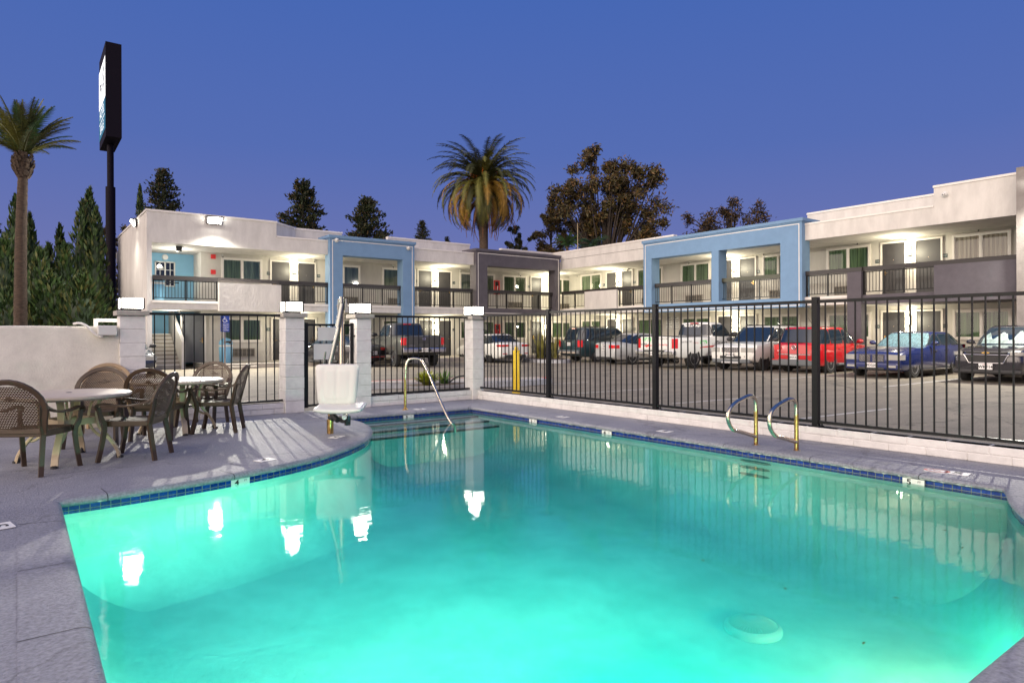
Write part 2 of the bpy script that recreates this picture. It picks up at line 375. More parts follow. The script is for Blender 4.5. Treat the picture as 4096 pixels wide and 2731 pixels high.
def sheet(outer, holes, z):
    ps = [[Vector((x, y, 0)) for x, y in outer]] + [[Vector((x, y, 0)) for x, y in h] for h in holes]
    tri = tessellate_polygon(ps); vs = [(v.x, v.y, z(v.x, v.y) if callable(z) else z) for p in ps for v in p]
    fs = []
    for a, b, c in tri:
        A, B, C = (Vector(vs[i]) for i in (a, b, c))
        fs.append((a, b, c) if (B - A).cross(C - A).z > 0 else (a, c, b))
    return vs, fs
S = lambda o: tag(o, kind='structure')
FX = lambda y: 8.06 + (9.6 - y) * .045      # the right fence line
m = MB(); m.add(*sheet([(-400, -400), (600, -400), (600, 600), (-400, 600)], [[(.1, .85), (.1, 10.8), (7.35, 10.8), (7.35, .85)]], LOT)); S(m.build('parking_lot', 'asphalt'))
m = MB(); m.add(*sheet([(-12, -9), (FX(-9) + .1, -9), (FX(11.9) + .1, 11.9), (-12, 11.9)], [off(-.26)], 0.)); S(m.build('pool_deck', 'deck'))
# coping: a bullnose swept round the pool
prof = [(-.275, -.03), (-.275, .004), (-.05, .006), (-.012, .001), (.010, -.012), (.020, -.030), (.016, -.048), (.0, -.058), (-.05, -.058)]
m = MB(); ns = len(prof); vs = []
for (x, y), n in zip(EDGE, EN):
    for a, z in prof: vs.append((x + n.x * a, y + n.y * a, z))
m.add(vs, [(i * ns + j, i * ns + j + 1, ((i + 1) % NE_) * ns + j + 1, ((i + 1) % NE_) * ns + j) for i in range(NE_) for j in range(ns - 1)])
acc = 0.; nxt = .5                           # joints between the coping stones
for i in range(NE_):
    a = Vector(EDGE[i]); b = Vector(EDGE[(i + 1) % NE_]); L = (b - a).length
    while nxt < acc + L:
        t = (nxt - acc) / L; p = a.lerp(b, t); n = EN[i].lerp(EN[(i + 1) % NE_], t); d = (b - a).normalized()
        pr = [(q[0] + (.0012 if k > 3 else 0), q[1] + (.0012 if k < 5 else -.001)) for k, q in enumerate(prof[1:8])]
        vv = []
        for s_ in (-.0035, .0035): vv += [(p.x + n.x * u + d.x * s_, p.y + n.y * u + d.y * s_, z) for u, z in pr]
        k = len(pr); m.add(vv, [(j, j + 1, k + j + 1, k + j) for j in range(k - 1)], 1); nxt += 1.12
    acc += L
# chipped paint along the lip
random.seed(3)
for i in range(NE_):
    a = Vector(EDGE[i]); b = Vector(EDGE[(i + 1) % NE_]); L = (b - a).length; nn = EN[i]
    for k in range(int(L * (16 if a.x > 6.9 and a.y < 8 else 4))):
        t = random.random(); p = a.lerp(b, t); n = EN[i].lerp(EN[(i + 1) % NE_], t); d = (b - a).normalized(); w = random.uniform(.012, .05); z = random.choice((-.05, -.047, -.044))
        hh = random.uniform(.003, .007); u = .0195
        pts = [(-w, 0), (-w * .4, hh), (w * .3, hh * .7), (w, .002), (w * .2, -hh * .6), (-w * .6, -hh * .4)]
        m.add([(p.x + n.x * u + d.x * s_, p.y + n.y * u + d.y * s_, z + q) for s_, q in pts], [tuple(range(6))], 2)
S(m.build('pool_coping', ['deck', 'ink', 'chip'], smooth=True))
def strip(d, z0, z1, name, mt, uv=True):
    O = off(d); m = MB(); m.uv = []; acc = 0; vs = []
    for i in range(NE_ + 1):
        p = O[i % NE_]; q = O[(i + 1) % NE_]
        zz = z1(p) if callable(z1) else z1
        vs += [(p[0], p[1], z0), (p[0], p[1], zz)]; m.uv += [(acc, z0 - .058), (acc, zz - .058)]; acc += math.dist(p, q)
    m.add(vs, [(2 * i, 2 * i + 2, 2 * i + 3, 2 * i + 1) for i in range(NE_)]); return S(m.build(name, mt))
strip(-.012, -.05, -.135, 'waterline_tiles', 'tile')
FLOOR = lambda x, y: -1.12 + (y - 1.0) / 9.6 * .40
# plaster shell: upright at the top, swept in a wide cove down to the floor
def shell(name, mt):
    m = MB(); vs = []; K = 9
    for k in range(K + 1):
        a = PI / 2 * k / K; d = -.0095 + .62 * (1 - math.cos(a)); O = off(d)
        for (x, y), (x0, y0) in zip(O, off(-.0095)): zf = FLOOR(x, y); vs.append((x, y, -.30 - (-.30 - zf) * math.sin(a)))
    vs = [(x, y, -.125) for x, y in off(-.0105)] + vs
    m.add(vs, [(k * NE_ + i, k * NE_ + (i + 1) % NE_, (k + 1) * NE_ + (i + 1) % NE_, (k + 1) * NE_ + i) for k in range(K + 1) for i in range(NE_)])
    S(m.build(name, mt, smooth=True, angle=60))
shell('pool_wall', 'plaster')
m = MB(); m.add(*sheet(off(.55), [], lambda x, y: FLOOR(x, y) + .002)); S(m.build('pool_floor', 'plaster'))
# water
def water_mat():
    m = D.materials.new('pool_water'); m.use_nodes = True; t = m.node_tree; t.nodes.clear()
    o = t.nodes.new('ShaderNodeOutputMaterial'); a = t.nodes.new('ShaderNodeBsdfTransparent'); g = t.nodes.new('ShaderNodeBsdfGlossy'); x = t.nodes.new('ShaderNodeMixShader')
    f = t.nodes.new('ShaderNodeFresnel'); f.inputs[0].default_value = 1.33; g.inputs['Roughness'].default_value = .02
    tc = t.nodes.new('ShaderNodeTexCoord'); mp = t.nodes.new('ShaderNodeMapping'); mp.inputs['Scale'].default_value = (1.1, 2.2, 1); n = t.nodes.new('ShaderNodeTexNoise'); n.inputs['Scale'].default_value = 3.2; n.inputs['Detail'].default_value = 5
    b = t.nodes.new('ShaderNodeBump'); b.inputs['Strength'].default_value = .07; b.inputs['Distance'].default_value = .02
    t.links.new(tc.outputs['Object'], mp.inputs[0]); t.links.new(mp.outputs[0], n.inputs[0]); t.links.new(n.outputs[0], b.inputs['Height']); t.links.new(b.outputs[0], g.inputs['Normal'])
    t.links.new(f.outputs[0], x.inputs[0]); t.links.new(a.outputs[0], x.inputs[1]); t.links.new(g.outputs[0], x.inputs[2]); t.links.new(x.outputs[0], o.inputs[0])
    v = t.nodes.new('ShaderNodeVolumeAbsorption'); v.inputs['Color'].default_value = (.0, .83, .93, 1); v.inputs['Density'].default_value = .45
    vs = t.nodes.new('ShaderNodeVolumeScatter'); vs.inputs['Color'].default_value = (.0, .85, 1., 1); vs.inputs['Density'].default_value = .14; av = t.nodes.new('ShaderNodeAddShader')
    t.links.new(v.outputs[0], av.inputs[0]); t.links.new(vs.outputs[0], av.inputs[1]); t.links.new(av.outputs[0], o.inputs['Volume'])
    return m
M['water'] = water_mat()
O = off(-.013); m = MB(); n = len(O)
tv, tf = sheet(O, [], WATER); m.add(tv, tf)
bv, bf = sheet(O, [], -1.5); m.add(bv, [f[::-1] for f in bf])
sv = [(x, y, WATER) for x, y in O] + [(x, y, -1.5) for x, y in O]
m.add(sv, [(i, (i + 1) % n, n + (i + 1) % n, n + i) for i in range(n)])
w = m.build('pool_water', 'water'); S(w)
bm = bmesh.new(); bm.from_mesh(w.data); bmesh.ops.remove_doubles(bm, verts=bm.verts, dist=1e-4); bmesh.ops.recalc_face_normals(bm, faces=bm.faces); bm.to_mesh(w.data); bm.free()
# steps along the back wall, each with a dark nosing line
steps = [(10.36, -.155), (10.03, -.21), (9.73, -.27)]
m = MB(); yb = 10.66
for k, (y, z) in enumerate(steps):
    x0 = 4.33 if k == 0 else (4.26, 4.2)[k - 1]
    m.box((x0 - .4, y, -1.2), (6.99 + k * .02, yb - .02 - k * .002, z))
    m.box((x0 + .1, y - .003, z - .03), (6.96 + k * .02, y + .03, z + .004), 1)
S(m.build('pool_steps', ['plaster', 'ink']))
# underwater spots: three added to brighten the pool evenly, the last a pool lamp
m = MB()
for x in (.85, 1.8, 2.7): m.box((x - .42, 1.0, -.405), (x + .42, 1.70, -.385)); m.box((x - .42, 1.0, -.53), (x + .42, 1.5, -.505))  # unseen plates added to block the spots' light upward and onto the near floor
S(m.build('light_baffle', 'plaster'))
for x, y, z, e, az, up, cone, c in ((.85, 1.16, -.45, 2300, -.02, .0, 115, .56), (1.8, 1.16, -.45, 2700, .15, .0, 115, .56), (2.7, 1.16, -.45, 2700, .30, .0, 115, .56), (4.75, 1.18, -.55, 230, .1, -.05, 160, .46)):
    l = lamp('underwater_spot', 'SPOT', (x, y, z), e, (1.0, 1.0, c), .045, spot_size=R(cone), spot_blend=1.); l.rotation_euler = Vector((az, 1, up)).to_track_quat('-Z', 'Y').to_euler()
# footholds in the right wall under the grab rails
t = None
for i, z in enumerate((-.165, -.24, -.325)):
    m = MB(); pts = [(-.21, 0), (-.18, .014), (-.1, .02), (.1, .02), (.18, .014), (.21, 0), (.15, -.012), (-.15, -.012)]
    yc = 4.61 + .01 * i; x = 7.118
    m.prism(pts, lambda u, v, w_: (x - w_, yc + u, z + v), .012)
    tag(m.build('foothold', mat('foothold_shade_%d' % i, (.10, .22, .20), .7)), ('top', 'middle', 'lowest')[i] + ' of the three dark footholds sunk in the pool wall', 'foothold', 'footholds under the grab rails')
# depth markers
def marker(c, d, txt, ft, label, sz=.15, vert=True, hh=.072):
    d = Vector((*d, 0)).normalized(); nrm = Vector((d.y, -d.x, 0)); c = Vector(c); m = MB(); hw = sz / 2
    if vert: fn = lambda u, v, w_: c + d * u + Vector((0, 0, 1)) * v + nrm * w_
    else: nrm = -nrm; fn = lambda u, v, w_: c + d * u + nrm * v + Vector((0, 0, w_))
    m.prism([(-hw, -hh / 2), (hw, -hh / 2), (hw, hh / 2), (-hw, hh / 2)], fn, .004)
    f2 = lambda u, v, w_: fn(u, v, .006)
    if txt != 'no':
        m.text(txt, hh * .95, lambda u, v, w_: f2(u - (.2 * sz if ft else 0), v, 0), 1, bold=.002, sx=1.35)
        if ft: m.text(ft, hh * .40, lambda u, v, w_: f2(u + .27 * sz, v + .01, 0), 1)
    else:
        ring = arc((0, 0), hh * .36, 0, 360, 20); r2 = arc((0, 0), hh * .46, 0, 360, 20)
        m.add([f2(u * 1.5, v, 0) for u, v in ring] + [f2(u * 1.5, v, 0) for u, v in r2], [(i, i + 1, 21 + i + 1, 21 + i) for i in range(20)], 2)
        m.add([f2(u, v, 0) for u, v in ((-.045, .018), (-.039, .026), (.045, -.018), (.039, -.026))], [(0, 1, 2, 3)], 2)
        m.add([f2(u, v, .001) for u, v in ((-.03, -.012), (-.03, -.004), (.0, .008), (.028, .0), (.028, -.006), (.0, .0))], [(0, 1, 2, 3, 4, 5)], 1)
    return tag(m.build('depth_marker', ['signwhite', 'ink', 'signred']), label, 'depth marker', 'depth markers round the pool')
def near_edge(p): return min(range(NE_), key=lambda i: math.dist(EDGE[i], p))
marker((7.121, 2.86, -.092), (0, -1), '5', 'FT', 'white five feet tile in the blue tile band by the right corner', .20)
marker((7.045, 7.05, -.092), (0, -1), '4', 'FT', 'white four feet tile in the blue tile band below the metal fence', .20)
marker((6.995, 8.75, -.092), (0, -1), '3', 'FT', 'white three feet tile in the far part of the right tile band', .20)
marker((5.62, 10.612, -.092), (1, -.03), '3', 'FT', 'white three feet tile in the back tile band above the steps', .20)
i = near_edge((1.75, 6.97)); a = Vector(EDGE[i - 1]); b = Vector(EDGE[i + 1]); c = Vector(EDGE[i]); 
marker((c.x - EN[i].x * .0, c.y - EN[i].y * .0 + .012, -.093), tuple(b - a), '4', 'FT', 'white four feet tile in the curved tile band near the tables', .20)
for p, d, tx, lb in ((G(1060, 1841), (1, .35), '4', 'white depth tile set flat in the deck along the curved edge'), (G(1346, 1749), (.8, .6), '4', 'white depth tile set flat in the deck under the pool lift seat'),
                     (G(3748, 1885), (.12, -1), 'no', 'white no diving tile with a red ring near the right corner'), (G(3830, 1894.5), (.12, -1), '5', 'white tile with a black five beside the no diving tile'),
                     (G(2, 2107), (-.2, 1), '5', 'white tile with a black figure at the left edge of the deck'), (G(1680, 1637), (1, 0), '3', 'small white deck tile behind the pool steps'),
                     (G(2251, 1668), (.05, -1), '3', 'small white deck tile below the corner of the metal fence'), (G(2659, 1726), (.05, -1), '4', 'small white deck tile left of the grab rails')):
    marker((p[0], p[1], .004), d, tx, '', lb, .20 if tx != 'no' else .2, False, .15 if tx != 'no' else .17)
# anti-vortex drain cover on the floor
dx, dy = 4.80, 3.14; dz = FLOOR(dx, dy)
t = thing('drain_cover', 'white round drain cover with radial slots on the pool floor', 'drain cover', (dx, dy, dz))
m = MB(); m.lathe((0, 0, 0), [(.225, 0), (.228, .03), (.215, .05), (.195, .062), (.185, .055), (.18, .02)], 40); m.build('rim', 'plastic_white', t, smooth=True)
m = MB()
for k in range(44):
    a = 2 * PI * k / 44; c, s_ = math.cos(a), math.sin(a)
    m.bar((c * .06, s_ * .06, .088), (c * .13, s_ * .13, .08), .007, .012); m.bar((c * .13, s_ * .13, .08), (c * .188, s_ * .188, .055), .009, .012)
for r_ in (.075, .09, .105, .12): m.tube([(r_ * math.cos(2 * PI * k / 36), r_ * math.sin(2 * PI * k / 36), .083) for k in range(36)], .004, 5, closed=True)
m.lathe((0, 0, 0), [(.066, .08), (.066, .094), (.02, .1), (0, .1)], 24)
m.build('grille', 'plastic_white', t)
m = MB(); m.lathe((0, 0, 0), [(.19, .012), (0, .012)], 30); m.build('base_plate', mat('drain_shadow', (.10, .22, .22), .8), t)
# fallen leaves on the water
for i, (px, py) in enumerate(((2810, 2240), (3585, 2390), (3780, 2120), (3850, 2190), (3140, 2352), (3455, 2570), (2180, 1848))):
    x, y = G(px, py, WATER + .004); a = random.uniform(0, 6); L = .022; m = MB()
    m.add([(x + math.cos(a) * L, y + math.sin(a) * L, WATER + .004), (x - math.sin(a) * L * .3, y + math.cos(a) * L * .3, WATER + .006), (x - math.cos(a) * L, y - math.sin(a) * L, WATER + .004), (x + math.sin(a) * L * .3, y - math.cos(a) * L * .3, WATER + .006)], [(0, 1, 2, 3)])
    tag(m.build('fallen_leaf', mat('leaf_%d' % i, (.10, .12, .03), .7)), 'tiny brown leaf floating on the pool water', 'leaf', 'leaves floating on the pool')
# parking lines
for i, (a, b) in enumerate((((10.44, 14.73), (13.7, 14.5)), ((10.3, 12.05), (13.5, 11.69)), ((10.9, 8.99), (13.5, 8.68)), ((10.7, 6.05), (13.45, 5.80)), ((18.6, 8.2), (24.6, 8.15)), ((18.9, 11.6), (25, 11.55)), ((19.3, 3.6), (25, 3.6)))):
    a = Vector((*a, 0)); b = Vector((*b, 0)); d = (b - a).normalized(); nn = Vector((-d.y, d.x, 0)) * .05
    m = MB(); m.add([(p.x, p.y, LOT + .004) for p in (a - nn, b - nn, b + nn, a + nn)], [(0, 1, 2, 3)]); S(m.build('parking_line', 'paintline'))

# ================================================================== MOTEL BUILDING
YW, YF, YB = 32.8, 30.4, 30.15           # left wing: room wall, walkway front, front of its portals
XW, XF, XB = 29.3, 26.5, 26.25           # right wing
B = thing('motel_building', 'two storey L shaped white motel with blue and charcoal portal frames', 'motel', (0, 0, LOT))
for_b = lambda m, name, mats, **k: m.build(name, mats, B, loc=(0, 0, -LOT), **k)
# a wing seen in its own frame: w.p(u, d, z) -> u along the wing, d out from the room wall
class Wing:
    def __init__(s, left): s.left = left
    def p(s, u, d, z): return (u, YW - d, z) if s.left else (XW - d, u, z)
    def u(s, x, y, d=0):                 # pixel -> u on the plane d before the wall
        return PY(x, y, YW - d)[0] if s.left else PX(x, y, XW - d)[0]
    def box(s, m, u0, u1, d0, d1, z0, z1, k=0): return m.box(s.p(u0, d0, z0), s.p(u1, d1, z1), k)
    def tp(s, u0, z0, d):                # text placement, reading left to right for the viewer
        sg = 1 if s.left else -1
        return lambda a, b, c: s.p(u0 + sg * a, d + c, z0 + b)
    @property
    def sg(s): return 1 if s.left else -1
LW, RW = Wing(True), Wing(False)
LV = {True: dict(f0=.13, f1=2.85, dt=(2.15, 4.95), wt=(2.20, 5.01), sl=(2.46, 2.80), rail=3.85, fb=5.19), False: dict(f0=.13, f1=2.90, dt=(2.24, 5.11), wt=(2.27, 5.18), sl=(2.52, 2.86), rail=3.95, fb=5.27)}

def window(w, u0, u1, lv, curt=('curtain', 'curtain'), zt=None, zb=None, split=None):
    L = LV[w.left]; zt = zt or L['wt'][lv]; zb = zb or zt - 1.17
    u0, u1 = min(u0, u1), max(u0, u1); f = .085; m = MB()
    for a, b, c, d in ((u0, u1, zt - f, zt), (u0, u1, zb, zb + f), (u0, u0 + f, zb + f, zt - f), (u1 - f, u1, zb + f, zt - f)): w.box(m, a, b, 0, .075, c, d)
    mid = (u0 + u1) / 2 if split is None else split
    w.box(m, mid - .035, mid + .035, 0, .062, zb + f, zt - f)
    g = .03
    for a, b in ((u0 + f, mid - .035), (mid + .035, u1 - f)):        # inner sash
        for q in ((a, a + g, zb + f, zt - f), (b - g, b, zb + f, zt - f), (a + g, b - g, zb + f, zb + f + g), (a + g, b - g, zt - f - g, zt - f)): w.box(m, q[0], q[1], 0, .05, q[2], q[3], 0)
    fr = for_b(m, 'window', ['trim'])
    for i, (a, b) in enumerate(((u0 + f + g, mid - .035 - g), (mid + .035 + g, u1 - f - g))):
        if b - a < .05: continue
        m = MB(); n = max(6, int((b - a) / .02)); vs = []
        for k in range(n + 1):
            u = a + (b - a) * k / n; dd = .016 + .009 * math.sin(u * 42 + i) + .004 * math.sin(u * 97)
            vs += [w.p(u, dd, zb + f + g), w.p(u, dd, zt - f - g)]
        m.add(vs, [(2 * k, 2 * k + 2, 2 * k + 3, 2 * k + 1) for k in range(n)])
        m.build('curtain', curt[i if w.left else 1 - i], fr, smooth=True)
        m = MB(); m.add([w.p(a, .040, zb + f + g), w.p(b, .040, zb + f + g), w.p(b, .040, zt - f - g), w.p(a, .040, zt - f - g)], [(0, 1, 2, 3)]); m.build('pane', 'pane', fr)
    return fr
def door(w, u0, u1, lv, hinge='l', num=None, nu=None, material='door', zt=None):
    L = LV[w.left]; z0 = (L['f0'], L['f1'])[lv] + .01; zt = zt or L['dt'][lv]; u0, u1 = min(u0, u1), max(u0, u1)
    m = MB(); w.box(m, u0, u1, .002, .035, z0, zt); dr = for_b(m, 'door', material)
    m = MB(); f = .07
    w.box(m, u0 - f, u0, 0, .07, z0, zt + f); w.box(m, u1, u1 + f, 0, .07, z0, zt + f); w.box(m, u0, u1, 0, .07, zt, zt + f); m.build('door_frame', 'trim', dr)
    m = MB(); hu = (u1 - .09) if (hinge == 'l') == w.left else (u0 + .09); sg = -1 if hu > (u0 + u1) / 2 else 1
    w.box(m, hu - .03, hu + .03, .035, .055, z0 + .88, z0 + 1.12); m.bar(w.p(hu, .075, z0 + .97), w.p(hu + sg * .12, .085, z0 + .97), .02, .02); m.cyl(w.p(hu, .05, z0 + .97), w.p(hu, .08, z0 + .97), .012)
    m.build('handle', 'brass', dr)
    m = MB(); c = (u0 + u1) / 2; m.cyl(w.p(c, .03, z0 + 1.5), w.p(c, .042, z0 + 1.5), .012, n=8); m.build('peephole', 'steel', dr)
    if num:
        m = MB(); zc = z0 + 1.5; w.box(m, nu - .085, nu + .085, .0, .018, zc - .075, zc + .075); m.text(num, .085, w.tp(nu, zc, .021), 1)
        for_b(m, 'room_number_plate', [mat('plate_' + num, (.035, .06, .06), .4), 'signwhite'])
    return dr
def sconce(w, u, z, e=12):
    m = MB(); w.box(m, u - .075, u + .075, 0, .03, z - .19, z + .19)
    for q in (-.19, -.125, .105, .17): w.box(m, u - .075, u + .075, .03, .115, z + q, z + q + .02)
    s = for_b(m, 'wall_lamp', 'plastic_black')
    m = MB(); w.box(m, u - .062, u + .062, .031, .105, z - .165, z + .165); m.build('lamp_glass', 'sconcelit', s)
    lamp('sconce_fill', 'POINT', Vector(w.p(u, .95, z)), e * 8.0, (1, .90, .64), .08, s)
    for dz, k in ((.18, 6.), (-.18, 1.7)):
        l = lamp('sconce_light', 'SPOT', Vector(w.p(u, .11, z + dz)), e * k, (1, .90, .62), .04, s, spot_size=R(150), spot_blend=.6)
        if dz > 0: l.rotation_euler = (PI, 0, 0)
def aircon(w, u0, u1, z0, z1):
    u0, u1 = min(u0, u1), max(u0, u1); m = MB(); w.box(m, u0, u1, 0, .035, z0, z1, 1); f = .035
    for a, b, c, d in ((u0, u1, z1 - f, z1), (u0, u1, z0, z0 + f), (u0, u0 + f, z0 + f, z1 - f), (u1 - f, u1, z0 + f, z1 - f)): w.box(m, a, b, .035, .075, c, d)
    for i in range(1, 6): uu = u0 + (u1 - u0) * i / 6; w.box(m, uu - .008, uu + .008, .035, .05, z0 + f, z1 - f)
    for i in range(1, 7): zz = z0 + (z1 - z0) * i / 7; w.box(m, u0 + f, u1 - f, .035, .048, zz - .007, zz + .007)
    for_b(m, 'air_conditioner', ['ac', 'acdark'])
def camera_(w, u, z, d=0):
    m = MB(); m.cyl(w.p(u, d + .01, z), w.p(u, d + .07, z), .05, n=10); m.bar(w.p(u, d + .05, z), w.p(u, d + .12, z - .09), .05, .05); m.cyl(w.p(u, d + .11, z - .08), w.p(u, d + .15, z - .13), .03, .02, 8, 1)
    for_b(m, 'security_camera', ['plastic_white', 'plastic_black'])
def domecam(w, u, z, d):
    m = MB(); m.cyl(w.p(u, d, z), w.p(u, d + .04, z), .11, n=14); m.ell(w.p(u, d + .05, z), (.09, .09, .09)); m.ell(w.p(u - .03, d + .13, z - .01), (.018, .018, .018), 1, 8, 6); m.ell(w.p(u + .03, d + .13, z - .01), (.018, .018, .018), 1, 8, 6)
    for_b(m, 'dome_camera', ['plastic_white', 'plastic_black'], smooth=True)
def railing(w, u0, u1, d, z0, zt, posts=None, cap='railcap', nposts=2, capd=.075):
    u0, u1 = min(u0, u1), max(u0, u1); m = MB(); ch = .17
    w.box(m, u0, u1, d - .06, d + .06, zt - ch, zt, 1); w.box(m, u0, u1, d - .02, d + .02, zt - ch - .05, zt - ch - .012); w.box(m, u0, u1, d - .02, d + .02, z0 + .09, z0 + .125)
    n = max(2, round((u1 - u0) / .118)); ps = [u0 + .03, u1 - .03] + (posts if posts is not None else [u0 + (u1 - u0) * k / nposts for k in range(1, nposts)])
    for k in range(1, n):
        u = u0 + (u1 - u0) * k / n
        if min(abs(u - p) for p in ps) > .05: w.box(m, u - .009, u + .009, d - .009, d + .009, z0 + .125, zt - ch - .05)
    for p in ps:
        w.box(m, p - .028, p + .028, d - .028, d + .028, z0 + .012, zt - ch); w.box(m, p - .06, p + .06, d - .045, d + .045, z0, z0 + .012)
    for_b(m, 'balcony_railing', ['black', cap])
def portal(w, u0, u1, d, zt, legs, opens, zbot, mt, line='trim', beam=None, foot=None, lsides=True):
    u0, u1 = min(u0, u1), max(u0, u1); m = MB()
    d0 = .0                                                          # every piece stops at the wall plane
    zo = opens[0][2]
    w.box(m, u0, u1, d - .62, d, zo, zt)                                 # lintel
    us = sorted([u0] + [q for o in opens for q in (min(o[:2]), max(o[:2]))] + [u1])
    for a, b in zip(us[::2], us[1::2]): w.box(m, a, b, d - .62, d, zbot, zo)
    if beam: w.box(m, u0 + .002, u1 - .002, d - .618, d - .002, beam[0], beam[1]); 
    w.box(m, u0 - .07, u1 + .07, d - 1.35, d + .07, zt, zt + .13)         # cap
    w.box(m, u0 - .03, u1 + .03, d - 1.35, d + .03, zt - .05, zt)
    ln = .035; i = .11                                                # white reveal line
    w.box(m, u0 + i, u1 - i, d, d + .008, zt - .13, zt - .13 + ln, 1)
    for a in (u0 + i, u1 - i - ln): w.box(m, a, a + ln, d, d + .008, (zbot if not beam else beam[0] + .06), zt - .13, 1)
    if beam: w.box(m, u0 + i + ln, u1 - i - ln, d, d + .008, beam[0] + .06, beam[0] + .06 + ln, 1)
    for_b(m, 'portal_frame', [mt, line])

# ---- left wing shell
X0 = 4.22; XA = 6.75                       # end wall, right side of the stair alcove
uL = lambda x, y, d=0: LW.u(x, y, d)
m = MB()
m.box((XA, YW, 0.), (XW + 8, YW + 8, 5.19)); m.box((X0 + .18, 34.3, 0), (XA, YW + 8, 5.19), 1)
m.box((X0, YF, LOT), (X0 + .18, 40, 5.19), 2)
for_b(m, 'wall', ['wallgrey', 'blue2', 'white'])
m = MB(); m.box((X0 + .18, YF, 2.46), (XF - .02, YW, 2.80)); m.box((X0 + .18, YF - .04, 2.72), (XF - .02, YF, 2.82), 1); m.box((5.9, YW, 2.46), (XA, 34.3, 2.80)); m.box((X0 + .18, YW, 2.62), (5.9, 34.3, 2.80)); for_b(m, 'walkway_slab', ['white', 'trim'])
roofL = MB()
roofL.box((X0, YF, 5.19), (XW + 8, YW + 8, 5.75))
xs = uL(1106, 900, YW - YF)
roofL.box((X0, YF, 5.75), (xs, YF + .22, 6.45)); roofL.box((X0, YF + .22, 5.75), (X0 + .22, 40, 6.45)); roofL.box((X0 - .03, YF - .03, 6.45), (xs + .02, YF + .25, 6.53), 1); roofL.box((X0 - .03, YF + .25, 6.45), (X0 + .25, 40, 6.53), 1)
roofL.box((xs, YF, 5.75), (20.3, YF + .2, 5.80)); roofL.box((xs + .02, YF - .025, 5.80), (20.3, YF + .22, 5.87), 1)
ys = YF + 1.35
xr = PY(1182.5, 912.5, ys)[0]
roofL.add([(xs, YF + .1, 5.75), (xr, ys, 5.75), (xr, ys, 6.45), (xs, YF + .1, 6.45), (xs - .2, YF + .25, 5.75), (xr - .2, ys + .2, 5.75), (xr - .2, ys + .2, 6.45), (xs - .2, YF + .25, 6.45)], [(0, 1, 2, 3), (4, 7, 6, 5), (3, 2, 6, 7)], 0)
roofL.add([(xs + .03, YF + .07, 6.45), (xr + .03, ys - .03, 6.45), (xr + .03, ys - .03, 6.53), (xs + .03, YF + .07, 6.53), (xs - .2, YF + .25, 6.53), (xr - .2, ys + .2, 6.53)], [(0, 1, 2, 3), (3, 2, 5, 4)], 1)
xe = PY(1879, 980, ys)[0]
for a, b in ((xr, 13.1), (PY(1551, 949, ys)[0], xe)): roofL.box((a, ys, 5.75), (b, ys + .2, 6.45)); roofL.box((a, ys - .03, 6.45), (b + .02, ys + .23, 6.53), 1)
for_b(roofL, 'roof', ['white', 'trim'])
# alcove: white side wall, window with muntins, round lamp
m = MB(); m.box((XA, YW + .01, .1), (XA + .02, 34.29, 2.46)); 
for_b(MB().box((XA - .02, YW + .005, 2.81), (XA, 34.295, 5.18)), 'alcove_side_wall', 'white')
a, b = PY(619, 1090, 34.3)[0], PY(700, 1090, 34.3)[0]; zt, zb = PY(660, 1048, 34.3)[1], PY(660, 1146, 34.3)[1]; zt += .02
m = MB(); Yp = 34.3
for q in ((a, b, zt - .05, zt), (a, b, zb, zb + .05), (a, a + .05, zb, zt), (b - .05, b, zb, zt), ((a + b) / 2 - .03, (a + b) / 2 + .03, zb, zt)): m.box((q[0], Yp - .06, q[2]), (q[1], Yp, q[3]))
for k in (.25, .75): m.box((a + (b - a) * k - .012, Yp - .045, zb), (a + (b - a) * k + .012, Yp, zt))
for k in (.33, .66): m.box((a, Yp - .043, zb + (zt - zb) * k - .012), (b, Yp, zb + (zt - zb) * k + .012))
m.box((a + .16, Yp - .03, zt - .35), (a + .36, Yp - .02, zt - .27), 0)
w_ = for_b(m, 'window', ['trim']); MB().box((a + .04, Yp - .018, zb + .04), (b - .04, Yp - .002, zt - .04)).build('pane', 'carglass', w_)
x_, z_ = PY(660, 1029, 34.3); m = MB(); m.cyl((x_, 34.3, z_), (x_, 34.22, z_), .14, .12, 18); for_b(m, 'round_lamp', 'plastic_white')
lamp('alcove_light', 'POINT', (5.6, 32.2, 4.75), 75, (1, .95, .82), .1); lamp('stair_light', 'POINT', (5.4, 32.0, 2.2), 55, (1, .95, .82), .1)
x_, z_ = PY(716, 992, 31.2); m = MB(); m.box((x_ - .11, 31.15, z_ - .14), (x_ + .11, 31.3, z_ + .12)); m.cyl((x_ + .05, 31.25, z_ + .1), (x_ + .2, 31.3, 5.19), .025); for_b(m, 'security_flood', ['plastic_black'])
# stairs inside the left end
m = MB()
for k in range(9): m.box((X0 + .2, 31.4 + .27 * k, LOT), (5.62, 34.25, .12 + .165 * k)); 
for k in range(9): m.box((X0 + .2, 31.385 + .27 * k, .09 + .165 * k), (5.622, 31.44 + .27 * k, .124 + .165 * k), 1)
m.add([(5.64, 31.2, LOT), (5.64, 34.25, LOT), (5.64, 34.25, 2.6), (5.64, 33.6, 2.4), (5.64, 31.2, 1.1), (5.78, 31.2, LOT), (5.78, 34.25, LOT), (5.78, 34.25, 2.6), (5.78, 33.6, 2.4), (5.78, 31.2, 1.1)], [(0, 1, 2, 3, 4), (9, 8, 7, 6, 5), (0, 4, 9, 5), (4, 3, 8, 9), (3, 2, 7, 8)], 2)
for_b(m, 'staircase', ['concrete', 'trim', 'white'])
m = MB(); m.tube([(5.0, 33.0, 2.85), (5.2, 33.2, 3.75), (5.9, 33.2, 3.75)], .03); m.tube([(5.7, 31.4, 2.2), (5.7, 33.9, 2.9)], .03); for_b(m, 'stair_handrail', 'black')
